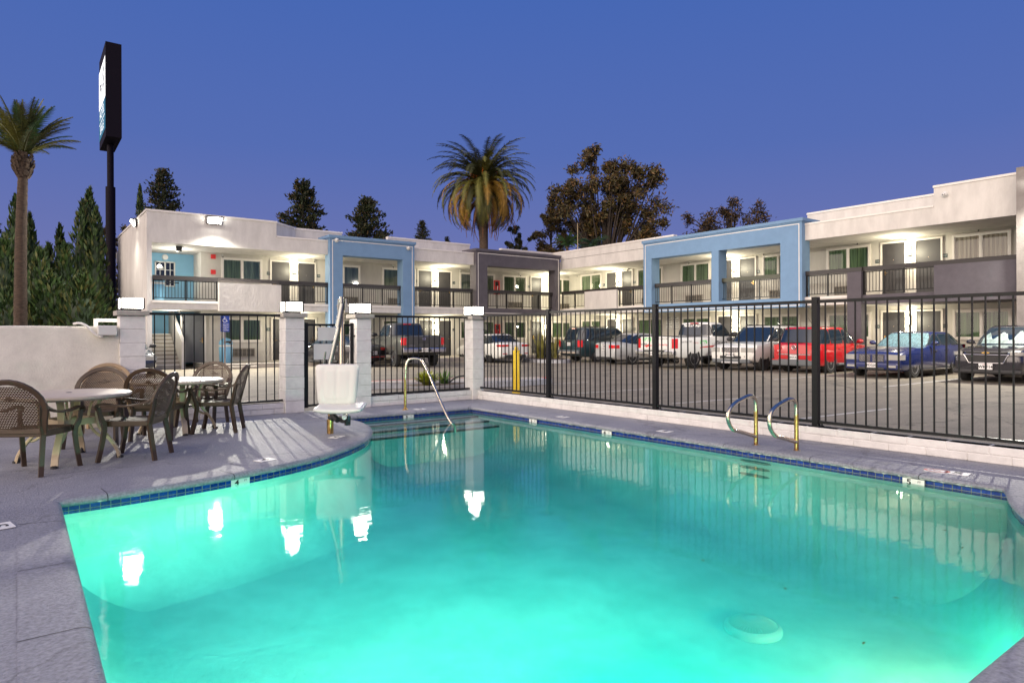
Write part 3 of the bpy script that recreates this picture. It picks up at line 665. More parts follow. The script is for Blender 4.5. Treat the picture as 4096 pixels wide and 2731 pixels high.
# strobes and cameras
for y in (1027, 1088): u, z = PY(852.5, y, YW); for_b(LW.box(MB(), u - .1, u + .1, 0, .06, z - .1, z + .1), 'fire_strobe', 'redbox')
for x, y in ((889, 1020), (1255, 1040), (1569, 1062), (1839, 1081), (2077, 1097)): u, z = PY(x, y, YW); camera_(LW, u, z)
# windows, doors, lamps, vents of the left wing
cg = ('curtain', 'curtain_grey')
for x0, x1, cu in ((884, 1048, cg), (1303, 1440, ('curtain_grey', 'curtain_grey')), (1527, 1662, cg), (1837, 1978, ('curtain_grey', 'curtain')), (2009, 2104.5, ('curtain', 'curtain')), (2206, 2288, ('curtain', 'curtain'))): window(LW, uL(x0, 1080), uL(x1, 1080), 1, cu)
for x0, x1 in ((884, 1048), (1303, 1440), (1527, 1662), (1837, 1978), (2011, 2104.5), (2206, 2288)): window(LW, uL(x0, 1310), uL(x1, 1310), 0)
for x0, x1, nx, num, h in ((1085.5, 1157, 1074, '229', 'r'), (1191, 1258, 1274, '228', 'l'), (1672, 1724, 1662.5, '217', 'r'), (1752, 1801, 1815, '216', 'l'), (2123, 2162, 2116, '215', 'r')):
    door(LW, uL(x0, 1100), uL(x1, 1100), 1, h, num, uL(nx, 1100)); door(LW, uL(x0 + 4, 1340), uL(x1 + 2, 1340), 0, h, '1' + str(int(num[1:]) - 3), uL(nx, 1340))
d_ = door(LW, uL(728, 1350), uL(817, 1350), 0, 'l', material='door2', zt=2.27)
m = MB(); u0 = uL(730, 1350)
for z in (.45, 1.2, 1.95): LW.box(m, u0, u0 + .05, .035, .05, z - .07, z + .07)
m.build('hinge', 'black', d_)
for x in (1176.5, 1741, 2178): sconce(LW, uL(x, 1090), 4.62, 13 if x < 2000 else 15); sconce(LW, uL(x, 1300), 1.80, 12)
for x0, x1 in ((1374, 1432), (1552, 1612), (2032, 2086), (2215, 2275), (1885, 1945)): aircon(LW, uL(x0, 1190), uL(x1, 1190), 2.98, 3.36)
aircon(LW, uL(918, 1410), uL(1018, 1410), .33, .75)
# left wing front: parapet panel, railings, portals
pu = lambda x, y: PY(x, y, YF)[0]
for_b(MB().box((pu(871, 1150), YF - .28, 2.40), (pu(1117, 1150), YF - .02, 3.62)), 'balcony_panel', 'white')
LF = YW - YF - .05
for x0, x1, n in ((611, 871, 2), (1117, 1312, 2)): railing(LW, pu(x0, 1150), pu(x1, 1150), LF, 2.82, 3.85, nposts=n)
m = MB(); m.box((pu(871, 1150), YF - .06, 3.68), (pu(1117, 1150), YF + .06, 3.85)); for_b(m, 'balcony_rail_cap', 'railcap')
for x0, x1, n in ((1371, 1606, 3), (1658, 1891, 3)): railing(LW, pu(x0, 1170), pu(x1, 1170), LF, 2.82, 3.85, nposts=n)
railing(LW, pu(1950, 1190), pu(2219, 1190), LF, 2.83, 3.86, posts=[pu(x, 1200) for x in (1990, 2028, 2091, 2156)])
pb = lambda x, y: PY(x, y, YB)[0]; DB = YW - YB
portal(LW, pb(1320, 1100), pb(1658, 1100), DB, 5.97, None, [(pb(1371, 1100), pb(1612, 1100), 5.165)], LOT, 'blue')
portal(LW, pb(1905, 1100), pb(2240, 1100), DB, 5.95, None, [(pb(1950, 1100), pb(2221, 1100), 5.16)], 2.46, 'dark', beam=(2.46, 2.81))
for x, y in ((1346, 961), (1633, 993)): u, z = PY(x, y, YB); domecam(LW, u, z, DB)

# ---- right wing shell
uR = lambda x, y, d=0: RW.u(x, y, d); pr = lambda x, y: PX(x, y, XF)[0]; pc = lambda x, y: PX(x, y, XB)[0]
YE = 6.9
m = MB(); m.box((XW, -6, 0), (XW + 8, YW + .0, 5.27)); for_b(m, 'wall', 'wallgrey')
for_b(MB().box((XF - .55, YE - .5, LOT), (XW, pr(4088, 900), 6.72)), 'end_wall', 'fin')
m = MB(); m.box((XF, pr(3450, 1200), 2.52), (XW, YF - .0, 2.86)); m.box((XF - .04, pr(3400, 1200), 2.78), (XF, YF - .3, 2.88), 1); m.box((XF - .02, YE, 2.50), (XW, pr(3450, 1200), 2.86), 2); for_b(m, 'walkway_slab', ['white', 'trim', 'dark'])
roofR = MB(); yb1 = pr(3735, 800)
roofR.box((XF, YE - .5, 5.27), (XW + 8, YF, 5.9)); roofR.box((XF, yb1, 5.9), (XF + .22, pr(3222, 900), 5.91)); roofR.box((XF - .025, yb1, 5.91), (XF + .22, pr(3218, 900), 5.98), 1)
roofR.box((XF, YE - .5, 5.9), (XF + .22, yb1, 6.60)); roofR.box((XF - .03, YE - .5, 6.60), (XF + .25, yb1 + .02, 6.68), 1); roofR.box((XF + .22, yb1 - .2, 5.9), (XF + 1.6, yb1, 6.6))
xs_ = XF + 1.4
ya, yb2 = PX(3229.5, 852, xs_)[0], PX(3735, 772, xs_)[0]
roofR.box((xs_, yb2 - 1.2, 5.9), (xs_ + .2, ya, 6.58)); roofR.box((xs_ - .03, yb2 - 1.2, 6.58), (xs_ + .23, ya + .02, 6.66), 1)
yt = pr(2695, 938)
roofR.box((XF, yt, 5.9), (XF + .22, YF + .9, 6.28)); roofR.box((XF - .03, yt - .02, 6.28), (XF + .25, YF + .95, 6.36), 1); roofR.box((XF - .008, pr(2574, 995), 5.86), (XF, YF - .2, 5.875), 2)
roofR.box((22.6, YF + .7, 5.75), (XF, YF + .9, 6.28)); roofR.box((22.55, YF + .67, 6.28), (XF - .03, YF + .93, 6.36), 1)
for_b(roofR, 'roof', ['white', 'trim', 'ink'])
for x0, x1, cu in ((2325, 2407.5, ('curtain', 'curtain')), (2551, 2652, ('curtain', 'curtain')), (2725, 2842, ('curtain', 'curtain')), (3051, 3180, ('curtain', 'curtain')), (3308, 3484, ('curtain', 'curtain')), (3810.5, 4047.5, ('curtain_pink', 'curtain_pink'))):
    window(RW, uR(x0, 1050), uR(x1, 1050), 1, cu)
for x0, x1 in ((2327, 2405), (2552, 2652), (2729, 2842), (3053, 3201), (3310, 3486), (3813, 4050)): window(RW, uR(x0, 1300), uR(x1, 1300), 0)
for x0, x1, nx, num, h in ((2429, 2467, 2416, '222', 'r'), (2491, 2530, 2538, '221', 'l'), (2873, 2930, 2862, '220', 'r'), (2962, 3022, 3033, '219', 'l'), (3531, 3621, 3510, '218', 'r'), (3667, 3765, 3780, '217', 'l')):
    door(RW, uR(x0, 1050), uR(x1, 1050), 1, h, num, uR(nx, 1050)); door(RW, uR(x0 + 2, 1300), uR(x1 + 1, 1300), 0, h, '1' + str(int(num[1:]) - 3), uR(nx, 1300))
for x in (2474, 2940, 3638): sconce(RW, uR(x, 1050), 4.72, 15); sconce(RW, uR(x, 1300), 1.88, 14)
for x, y in ((2315, 1099), (2516, 1075), (2762, 1046), (3061, 1010), (3435, 967), (3919, 912)): u, z = PX(x, y, XW); camera_(RW, u, z)
for x0, x1 in ((2339, 2392), (2569, 2630), (2744, 2810), (3080, 3150), (3339, 3408)): aircon(RW, uR(x0, 1190), uR(x1, 1190), 3.05, 3.45)
RFD = XW - XF - .05
railing(RW, pr(2247, 1200), pr(2346, 1200), RFD, 2.88, 3.93, posts=[pr(2297, 1200)]); railing(RW, pr(2474, 1200), pr(2574, 1200), RFD, 2.88, 3.93, posts=[pr(2531, 1200)])
for_b(MB().box((XF - .16, pr(2346, 1200), 2.66), (XF - .02, pr(2474, 1200), 3.80)), 'balcony_panel', 'white')
for_b(MB().box((XF - .06, pr(2346, 1200), 3.76), (XF + .06, pr(2474, 1200), 3.93)), 'balcony_rail_cap', 'railcap')
railing(RW, pr(2607, 1200), pr(2846, 1200), RFD, 2.88, 3.95, posts=[pr(2685, 1200), pr(2763, 1200)]); railing(RW, pr(2876, 1200), pr(3122, 1200), RFD, 2.88, 3.95, posts=[pr(2956, 1200), pr(3036, 1200)], cap=mat('lit_rail_cap_olive', (.05, .052, .03), .5))
railing(RW, pr(3223, 1150), pr(3394, 1150), RFD, 2.88, 3.96, posts=[pr(3309, 1150)]); railing(RW, pr(3451, 1150), pr(3750.5, 1150), RFD, 2.88, 3.96, posts=[pr(3533, 1150), pr(3614, 1150)])
for_b(MB().box((XF - .09, pr(3394, 1150), 3.79), (XF + .06, pr(3451, 1150), 3.955)), 'balcony_rail_cap', 'railcap')
for_b(MB().box((XF - .11, pr(3750.5, 1150), 3.79), (XF + .06, YE, 3.955)), 'balcony_rail_cap', 'railcap')
for_b(MB().box((XF - .12, pr(3394, 1150), LOT), (XF + .28, pr(3450.6, 1150), 3.78)), 'dark_pillar', 'dark')
for_b(MB().box((XF - .32, YE, 2.48), (XF - .02, pr(3750.5, 1150), 3.78)), 'balcony_panel', 'dark')
portal(RW, pc(2574, 1100), pc(3208, 1100), XW - XB, 6.07, None, [(pc(2606, 1100), pc(2845.5, 1100), 5.245), (pc(2874.5, 1100), pc(3121.5, 1100), 5.245)], 2.47, 'blue', beam=(2.47, 2.87))
u, z = PX(3781, 778.5, XF); domecam(RW, u, z, XW - XF)
# wall pack floodlights that light the courtyard
def floodlight(p, n, label, e, spot=True, size=1.):
    t = thing('flood_light', label, 'flood light', p, math.atan2(n[1], n[0]))
    MB().box((0, -.22 * size, -.14), (.10, .22 * size, .16)).box((.10, -.24 * size, .12), (.26, .24 * size, .17)).build('housing', 'plastic_black', t)
    m = MB(); m.add([(.105, -.19 * size, -.12), (.105, .19 * size, -.12), (.25, .19 * size, .115), (.25, -.19 * size, .115)], [(0, 1, 2, 3)]); m.build('lens', 'floodlit', t)
    l = lamp('flood_beam', 'SPOT', (.32, 0, -.05), e, (1, .95, .82), .10, t, spot_size=R(165), spot_blend=.5); l.rotation_euler = Vector((1, 0, -.62)).to_track_quat('-Z', 'Y').to_euler(); return t
x_, z_ = PY(856, 884, YF); floodlight((x_, YF, z_), (0, -1), 'blazing flood light high on the white parapet of the left wing', 8000, size=1.4)
y_ = PX(548, 893, X0)[0]; floodlight((X0, y_, PX(548, 893, X0)[1]), (-1, 0), 'bright flood light on the left end wall of the motel', 900)
floodlight((XF - .55, YE - .2, 6.1), (-1, 0), 'flood light on the grey end wall of the right wing', 4500, size=1.2)
# pavements in front of the rooms
S(MB().box((6.4, 29.75, LOT), (XW, YW, .13)).build('pavement', 'concrete')); S(MB().box((25.9, 2, LOT), (XW, 29.7, .125)).build('pavement', 'concrete'))
# wall-mounted and free things by the rooms
def fire_cabinet(w, u, z, lab):
    t = thing('fire_extinguisher_cabinet', lab, 'fire cabinet', w.p(u, 0, z), 0 if w.left else -PI / 2); m = MB()
    for q in ((-.2, .2, .36, .42), (-.2, .2, -.42, -.36), (-.2, -.15, -.36, .36), (.15, .2, -.36, .36)): m.box((q[0], -.12, q[2]), (q[1], 0, q[3]))
    m.build('frame', 'redbox', t); MB().box((-.15, -.03, -.36), (.15, -.01, .36)).build('back_panel', 'plastic_black', t)
    m = MB(); m.lathe((0, -.06, -.28), [(.05, 0), (.05, .3), (.02, .38), (0, .4)], 10); m.build('extinguisher', 'redbox', t); m = MB(); m.bar((.02, -.1, -.2), (.07, -.1, .1), .05, .01); m.build('tag', 'signwhite', t)
u, z = PY(1984, 1150, YW); fire_cabinet(LW, u, z, 'red fire extinguisher cabinet on the upper walkway wall inside the charcoal portal')
u, z = PY(1986, 1324, YW); fire_cabinet(LW, u, z, 'red fire extinguisher cabinet on the ground floor wall behind the white sedan')
def wall_sign(w, u, z, lines, lab, wd=.42, ht=.72):
    m = MB(); w.box(m, u - wd / 2, u + wd / 2, 0, .015, z - ht / 2, z + ht / 2)
    for a, b, c, d in ((-.47, .47, .475, .485), (-.47, .47, -.485, -.475), (-.475, -.465, -.485, .485), (.465, .475, -.485, .485)): w.box(m, u + a * wd, u + b * wd, .015, .018, z + c * ht, z + d * ht, 1)
    n = len(lines)
    for i, (tx, sz) in enumerate(lines): m.text(tx, sz, w.tp(u, z + ht * (.40 - .82 * i / max(1, n - 1)), .018), 1, bold=.003)
    o = m.build('parking_sign', ['signwhite', 'ink']); return tag(o, lab, 'sign')
u, z = PX(2677, 1292, XW); wall_sign(RW, u, z, (('GUEST', .1), ('PARKING', .085), ('FOR REGISTERED', .04), ('GUESTS ONLY', .04), ('ALL OTHERS WILL BE', .04), ('TOWED AT', .04), ("OWNER'S EXPENSE", .04)), 'white guest parking sign on the wall left of the notice about damage')
u, z = PX(2704, 1292, XW); wall_sign(RW, u, z, (('NOT', .08), ('RESPONSIBLE', .058), ('FOR THEFT', .065), ('OR DAMAGE', .062), ('TO VEHICLES', .058), ('OR CONTENTS', .058)), 'white notice about theft or damage behind the white pickup cab')
# blue bins
def bin_(p, lab):
    t = thing('litter_bin', lab, 'bin', p); m = MB(); m.lathe((0, 0, 0), [(.25, 0), (.27, .03), (.29, .72), (.28, .74)], 18); m.build('body', 'binblue', t, smooth=True)
    m = MB(); m.lathe((0, 0, 0), [(.29, .72), (.295, .80), (.285, .81)], 18); m.build('liner', 'plastic_white', t, smooth=True)
    m = MB(); m.lathe((0, 0, 0), [(.29, .80), (.30, .83), (.28, .95), (.2, 1.06), (.08, 1.11), (0, 1.12)], 18); m.build('lid', 'binblue', t, smooth=True); m = MB(); m.box((-.15, -.285, .86), (.15, -.1, .98)); m.build('flap', 'plastic_black', t)
bin_((7.50, 31.5, .13), 'blue litter bin with domed lid on the pavement behind the accessible parking sign'); bin_((PY(628, 1170, 31.2)[0], 31.2, 2.80), 'pale blue litter bin behind the railing of the upper left landing')
# accessible parking sign
t = thing('accessible_parking_sign', 'blue accessible parking sign on a thin steel post', 'sign', (6.87, 29.0, LOT)); zt = 2.25 - LOT; zb = PY(899, 1327, 29)[1] - LOT
MB().box((-.025, -.02, 0), (.025, .02, zb + .2)).build('post', 'steel', t)
m = MB(); hw = .17; m.box((-hw, -.035, zb), (hw, -.025, zt)); m.box((-hw + .012, -.038, zb + .22), (hw - .012, -.035, zb + .23), 1)
fz = lambda z0, s=1: (lambda u, v, w_: (u, -.039, z0 + v))
m.text('PARKING', .07, fz(zt - .43), 1); m.text('ONLY', .07, fz(zt - .50), 1); m.text('VAN', .055, fz(zt - .60), 1); m.text('ACCESSIBLE', .05, fz(zt - .67), 1); m.text('MINIMUM', .06, fz(zb + .16), 1); m.text('FINE $250', .06, fz(zb + .07), 1)
c = zt - .22; ring = [(.065 * math.cos(R(a)) - .01, c - .05 + .065 * math.sin(R(a))) for a in range(110, 375, 12)]; r2 = [(.085 * math.cos(R(a)) - .01, c - .05 + .085 * math.sin(R(a))) for a in range(110, 375, 12)]; n = len(ring)
m.add([(u, -.039, v) for u, v in ring + r2], [(i, i + 1, n + i + 1, n + i) for i in range(n - 1)], 1)
for poly in ([(-.03, c + .06), (-.005, c + .06), (.0, c - .02), (-.025, c - .02)], [(-.02, c - .02), (.06, c - .02), (.06, c), (-.02, c)], [(.045, c - .0), (.06, c), (.10, c - .10), (.08, c - .10)], [(-.01, c + .035), (.05, c + .035), (.05, c + .05), (-.01, c + .05)]): m.add([(u, -.0395, v) for u, v in poly], [(0, 1, 2, 3)], 1)
m.add([(-.018 + .022 * math.cos(R(a)), -.0395, c + .085 + .022 * math.sin(R(a))) for a in range(0, 360, 30)], [tuple(range(12))], 1)
m.build('sign_plate', ['signblue', 'signwhite'], t)
t = tag(MB().box((6.75, 29.3, LOT), (8.3, 29.45, LOT + .12)).build('wheel_stop', 'concrete', bevel=.02), 'pale concrete wheel stop in front of the accessible parking sign', 'wheel stop')

# ================================================================== FENCE, PILLARS, LOW WALLS
YP = 11.75
def block_pillar(x0, x1, y0, y1, h, label, courses=8):
    t = thing('block_pillar', label, 'pillar', ((x0 + x1) / 2, (y0 + y1) / 2, 0), 0, 'white block pillars of the pool fence'); hx, hy = (x1 - x0) / 2, (y1 - y0) / 2
    m = MB(); ch = h / courses
    for k in range(courses):
        j = random.uniform(-.004, .004); m.box((-hx + j, -hy + j * .6, k * ch), (hx + j, hy + j * .6, (k + 1) * ch - .006))
    m.box((-hx + .01, -hy + .01, 0), (hx - .01, hy - .01, h)); m.build('block_shaft', 'block', t, bevel=.008)
    MB().box((-hx - .05, -hy - .05, h), (hx + .05, hy + .05, h + .075)).build('cap', mat('pillar_cap', (.36, .34, .31), .85, var=.15, scale=6, bump=.4, bscale=40), t, bevel=.008)
    return t
def pillar_lamp(x, y, z, rz, label, w=.31, e=70):
    t = thing('pillar_lamp', label, 'lamp', (x, y, z), rz, 'box lamps on the block pillars'); h = .165; a = w / 2
    m = MB(); m.box((-a * .8, -a * .8, 0), (a * .8, a * .8, .025)); m.box((-a - .006, -a - .006, .025), (a + .006, a + .006, .038)); m.box((-a * .3, -a * .3, h + .03), (a * .3, a * .3, h + .045))
    for i in (-1, 1):
        for j in (-1, 1): m.box((i * a - .012, j * a - .012, .03), (i * a + .012, j * a + .012, h + .035))
    m.build('lamp_frame', 'plastic_black', t)
    MB().box((-a + .002, -a + .002, .04), (a - .002, a - .002, h + .03)).build('glass_box', 'lampwhite', t)
    lamp('pillar_light', 'POINT', (0, 0, h + .16), e, (1, .93, .78), .12, t)
    return t
PIL = [(1.26, 1.61, 'leftmost white block pillar at the end of the stucco wall'), (3.79, 4.13, 'white block pillar on the left side of the pool gate'), (5.13, 5.43, 'white block pillar between the gate and the dark pickup'), (7.76, 8.04, 'white block pillar at the corner where the two fences meet')]
LAMPS = ['lit box lamp on the leftmost pillar beside the stucco wall', 'lit box lamp on the pillar left of the pool gate', 'lit box lamp on the pillar right of the pool lift', 'lit box lamp on the corner pillar']
for (a, b, lb), ll in zip(PIL, LAMPS):
    block_pillar(a, b, YP, YP + .34, 1.70, lb); pillar_lamp((a + b) / 2, YP + .17, 1.775, 0, ll)
def fence_panel(m, p, q, z0, z1, n, pk=.016):
    p = Vector((*p, 0)); q = Vector((*q, 0)); Z = Vector((0, 0, 1))
    m.bar(p + Z * z1, q + Z * z1, .042, .04, 0); m.bar(p + Z * z0, q + Z * z0, .038, .036, 0)
    for k in range(1, n + 1):
        c = p.lerp(q, k / (n + 1)); m.bar(c + Z * z0, c + Z * (z1 - .01), pk, pk)
FY = YP + .14
t = thing('metal_fence', 'short black picket fence section between the leftmost pillar and the gate pillar', 'fence', (1.61, FY, 0)); m = MB(); fence_panel(m, (0, 0), (3.79 - 1.61, 0), .225, 1.735, 14); m.build('picket_panel', 'black', t)
t = thing('metal_fence', 'short black picket fence section in front of the dark pickup', 'fence', (5.43, FY, 0)); m = MB(); fence_panel(m, (0, 0), (7.76 - 5.43, 0), .225, 1.745, 18); m.build('picket_panel', 'black', t)
# the long right-hand fence: panels and posts as parts
t = thing('metal_fence', 'long black picket fence with posts along the right side of the pool deck', 'fence', (FX(9.6), 9.6, 0))
posts = [9.60, 7.08, 4.49, 1.9, -.7, -3.3]; ys_ = [YP] + posts
for i in range(len(ys_) - 1):
    a, b = ys_[i], ys_[i + 1]; m = MB(); fence_panel(m, (FX(a) - FX(9.6), a - 9.6), (FX(b) - FX(9.6), b - 9.6), .245, 1.80 if i else 1.775, 17 if i == 0 else 20); m.build('picket_panel', 'black', t)
for y in posts:
    x = FX(y) - FX(9.6); m = MB(); m.box((x - .038, y - 9.6 - .038, .19), (x + .038, y - 9.6 + .038, 1.86)); m.box((x - .07, y - 9.6 - .07, .185), (x + .07, y - 9.6 + .07, .197))
    for s_ in (-1, 1): m.cyl((x + s_ * .052, y - 9.6 - .05, .197), (x + s_ * .052, y - 9.6 - .05, .22), .01, n=6)
    m.build('post', 'black', t)
# gate
t = thing('pool_gate', 'black metal pool gate with white panels behind the pool lift', 'gate', (4.13, FY, 0)); m = MB(); w = 5.13 - 4.13
m.box((.04, -.03, .06), (.11, .03, 1.61)); m.box((w - .06, -.025, .06), (w - .015, .025, 1.61)); m.box((.11, -.02, 1.55), (w - .06, .02, 1.59)); m.box((.11, -.02, .08), (w - .06, .02, .12))
for k in range(1, 7): m.box((.11 + (w - .17) * k / 7 - .009, -.009, .12), (.11 + (w - .17) * k / 7 + .009, .009, 1.55))
m.build('gate_frame', 'black', t)
m = MB(); m.box((.30, -.012, 1.28), (.66, .002, 1.53)); m.box((.22, -.014, .93), (.62, .0, 1.22)); m.build('sign_back', 'plastic_white', t)
m = MB(); m.tube([(w - .03, -.06, 1.35), (w + .03, -.09, 1.4), (w + .03, -.09, 1.3)], .012, 6); m.build('latch', 'black', t)
# low block walls under the fences
def low_wall(p, q, h, th, label, n):
    p = Vector((*p, 0)); q = Vector((*q, 0)); L = (q - p).length; an = math.atan2((q - p).y, (q - p).x); m = MB(); hh = h / 2
    for r_ in range(2):
        k = 0; x = 0.
        while x < L - 1e-3:
            st = .40 if (k or r_ == 0) else .2; x2 = min(L, x + st); jj = random.uniform(-.003, .003)
            m.box((x + .002, -th / 2 + jj - (.008 if r_ else 0), r_ * hh), (x2 - .002, th / 2 + jj, (r_ + 1) * hh - .004)); x = x2; k += 1
    m.box((.01, -th / 2 + .008, 0), (L - .01, th / 2 - .008, h - .004))
    o = m.build('low_block_wall', 'block', bevel=.009); o.location = p; o.rotation_euler = (0, 0, an); return tag(o, label, 'low wall', 'low white block walls under the fence')
low_wall((1.61, FY), (3.79, FY), .19, .18, 'low white block wall behind the second table under the left fence', 5)
low_wall((5.43, FY), (7.76, FY), .20, .18, 'low white block wall behind the steel pool handrail', 5)
low_wall((FX(-6) + .02, -6), (FX(YP) + .02, YP), .185, .20, 'long low white block wall under the right fence', 20)
# stucco wall on the left, with conduit and box
t = thing('stucco_wall', 'cream stucco garden wall behind the tables', 'wall', (1.26, 11.78, 0)); m = MB(); n = 40; vs = []
for k in range(n + 1):
    x = -13.5 + 13.5 * k / n; h = 1.545 + .015 * math.sin(x * 1.3) + .008 * math.sin(x * 4.1)
    vs += [(x, 0, -.02), (x, 0, h - .05), (x, .02, h - .012), (x, .06, h), (x, .16, h), (x, .2, h - .02), (x, .22, h - .06), (x, .22, -.1)]
m.add(vs, [(8 * k + j, 8 * k + 8 + j, 8 * k + 9 + j, 8 * k + 1 + j) for k in range(n) for j in range(7)] + [tuple(range(8)), tuple(8 * n + j for j in range(7, -1, -1))]); m.build('wall_body', 'stucco_wall', t, smooth=True)
x_, z_ = PY(427, 1322, 11.78); t = thing('junction_box', 'white electrical box high on the stucco wall beside the leftmost pillar', 'electrical box', (x_, 11.78, z_)); m = MB(); m.box((-.125, -.09, -.075), (.125, 0, .075)); m.build('cover', 'plastic_white', t, bevel=.015, seg=3)
m = MB(); pts = smoothpath([(-.42, .04, .10), (-.36, -.01, .115), (-.27, -.035, .085), (-.2, -.04, -.01), (-.15, -.04, -.06), (-.10, -.045, -.09)], 2); m.tube(pts, .018, 8); m.cyl((-.08, -.045, -.10), (-.08, -.045, -.07), .03); m.build('conduit', 'conduit', t, smooth=True)
x_, z_ = PY(432, 1288, 12.6); t = thing('pipe_frame', 'white metal frame poking above the stucco wall beside the pillar', 'metal frame', (x_, 12.6, LOT)); m = MB(); z_ -= LOT
m.box((-.2, -.03, z_), (.2, .03, z_ + .055)); m.box((-.2, -.03, -.0), (-.14, .03, z_)); m.box((.14, -.03, 0), (.2, .03, z_)); m.build('frame', 'conduit', t)

# ================================================================== POOL HANDRAILS AND LIFT
hb = G(1621, 1639); yh = hb[1]
pp = lambda x, y: (lambda q: (q[0] - hb[0], 0, q[1]))(PY(x, y, yh - .0))
t = thing('pool_handrail', 'bent steel handrail running from the deck down to the pool steps', 'handrail', (hb[0], yh, 0))
ex = G(1797, 1692, WATER); e1 = G(1816, 1700, WATER)
P = smoothpath([(0, 0, 0), (0, 0, .62), (.02, -.02, .93), (.18, -.1, .95), (.30, -.16, .90), (ex[0] - hb[0], ex[1] - yh, WATER + .01), (ex[0] - hb[0] + .09, ex[1] - yh - .04, WATER - .03), (ex[0] - hb[0] + .09, ex[1] - yh - .04, -.26)], 3)
m = MB(); m.tube(P, .024, 12); m.build('rail_tube', ['steel'], t, smooth=True)
m = MB(); m.lathe((0, 0, 0), [(.06, 0), (.058, .012), (.03, .03), (.027, .05)], 16); m.tube([(0, 0, .02), (0, 0, .60)], .0255, 12); m.build('base_flange', 'brass', t, smooth=True)
for i, (bx, by, c2) in enumerate(((3024, 1779, [(700, 300), (600, 140), (350, 250), (235, 470), (330, 680), (700, 780)]), (3186, 1801, [(1345, 330), (1240, 195), (1000, 310), (905, 540), (1010, 780), (1340, 870)]))):
    g = G(bx, by); t = thing('grab_rail', ('looped steel grab rail over the pool edge, farther of the pair', 'looped steel grab rail over the pool edge, nearer of the pair')[i], 'grab rail', (g[0], g[1], 0), 0, 'steel grab rails over the footholds')
    q = [(PY(2850 + a / 4, 1550 + b / 4, g[1])) for a, b in c2]; q = [(u - g[0], 0, z) for u, z in q]
    q[0] = (0, 0, .46)
    m = MB(); m.tube(smoothpath([(0, 0, 0), (0, 0, .2), q[0], (-.02, 0, .59), (q[1][0], 0, q[1][2] + .015), (-.26, 0, .6), (q[2][0], 0, q[2][2]), (-.545, 0, .48), (q[3][0], 0, q[3][2]), (-.545, 0, .29), (q[4][0], 0, q[4][2]), (q[4][0] + .1, 0, q[4][2] - .02), (0, 0, q[5][2])], 2), .024, 12); m.build('rail_tube', 'steel', t, smooth=True)
    m = MB(); m.tube([(0, 0, 0), (0, 0, .44)], .0252, 12); m.lathe((0, 0, 0), [(.045, 0), (.04, .008), (.026, .012)], 14); m.ell((-.027, -.0, .04), (.008, .008, .008)); m.build('upright', 'brass', t, smooth=True)
# pool lift
lx, ly = G(1321, 1733); t = thing('pool_lift', 'pool lift with a white moulded seat and steel mast on the curved deck', 'pool lift', (lx, ly, 0))
rd = Vector((RT[0], RT[1], 0)); fd = Vector((FW[0], FW[1], 0)); Z = Vector((0, 0, 1))     # across and away from the viewer, by how the lift stands
L_ = lambda a, b, c: tuple(rd * a + fd * b + Z * c)
m = MB(); m.tube([L_(0, 0, 0), L_(0, 0, .20)], .046, 16); m.tube([L_(0, 0, .17), L_(0, 0, .19)], .05, 16); m.tube([L_(0, 0, .2), L_(0, 0, .62)], .030, 14); m.build('deck_socket', 'brass', t, smooth=True)
m = MB(); m.tube([L_(.135, .10, .27), L_(.135, .10, 1.55), L_(.15, .12, 1.82)], .037, 16); m.build('mast', 'steel', t, smooth=True)
m = MB(); m.tube([L_(.15, .09, 1.80), L_(.10, .06, 1.45), L_(.0, .02, 1.0), L_(-.03, 0, .62)], .034, 12); m.tube([L_(.02, .05, .30), L_(.02, .05, .98)], .035, 10, 1); m.tube([L_(-.12, .02, .8), L_(-.07, .02, 1.15)], .016, 8); m.tube([L_(.10, .06, 1.50), L_(.155, .1, 1.86)], .045, 10); m.build('lever_arm', ['liftsteel', 'plastic_black'], t, smooth=True)
m = MB(); m.tube([L_(.10, .08, 1.74), L_(.11, .08, 1.9)], .02, 8); m.tube([L_(.21, .08, 1.74), L_(.2, .08, 1.9)], .02, 8); m.cyl(L_(.155, .05, 1.84), L_(.155, .05, 1.93), .03); m.tube([L_(.07, .08, 1.80), L_(.235, .08, 1.80)], .012, 6); m.build('pulley_head', 'liftsteel', t, smooth=True)
m = MB(); m.tube([L_(.02, .0, .28), L_(.14, -.12, .20)], .04, 8); m.ell(L_(.03, 0, .22), (.06, .06, .05)); m.ell(L_(.13, -.02, .21), (.06, .06, .04)); m.tube([L_(.12, -.05, .22), L_(.30, -.22, .23)], .03, 8); m.tube(smoothpath([L_(.1, -.05, .25), L_(.2, -.1, .15), L_(.28, -.1, .24)], 2), .016, 8); m.bar(L_(.27, -.1, .26), L_(.27, -.1, .13), .07, .05); m.build('seat_bracket', 'plastic_black', t, smooth=True)
m = MB(); m.tube([L_(.21, .05, .255), L_(.275, -.30, .265)], .034, 14); m.tube([L_(.31, -.20, .20), L_(.31, -.20, .29)], .008, 6); m.build('bracket_tube', 'chrome', t, smooth=True)
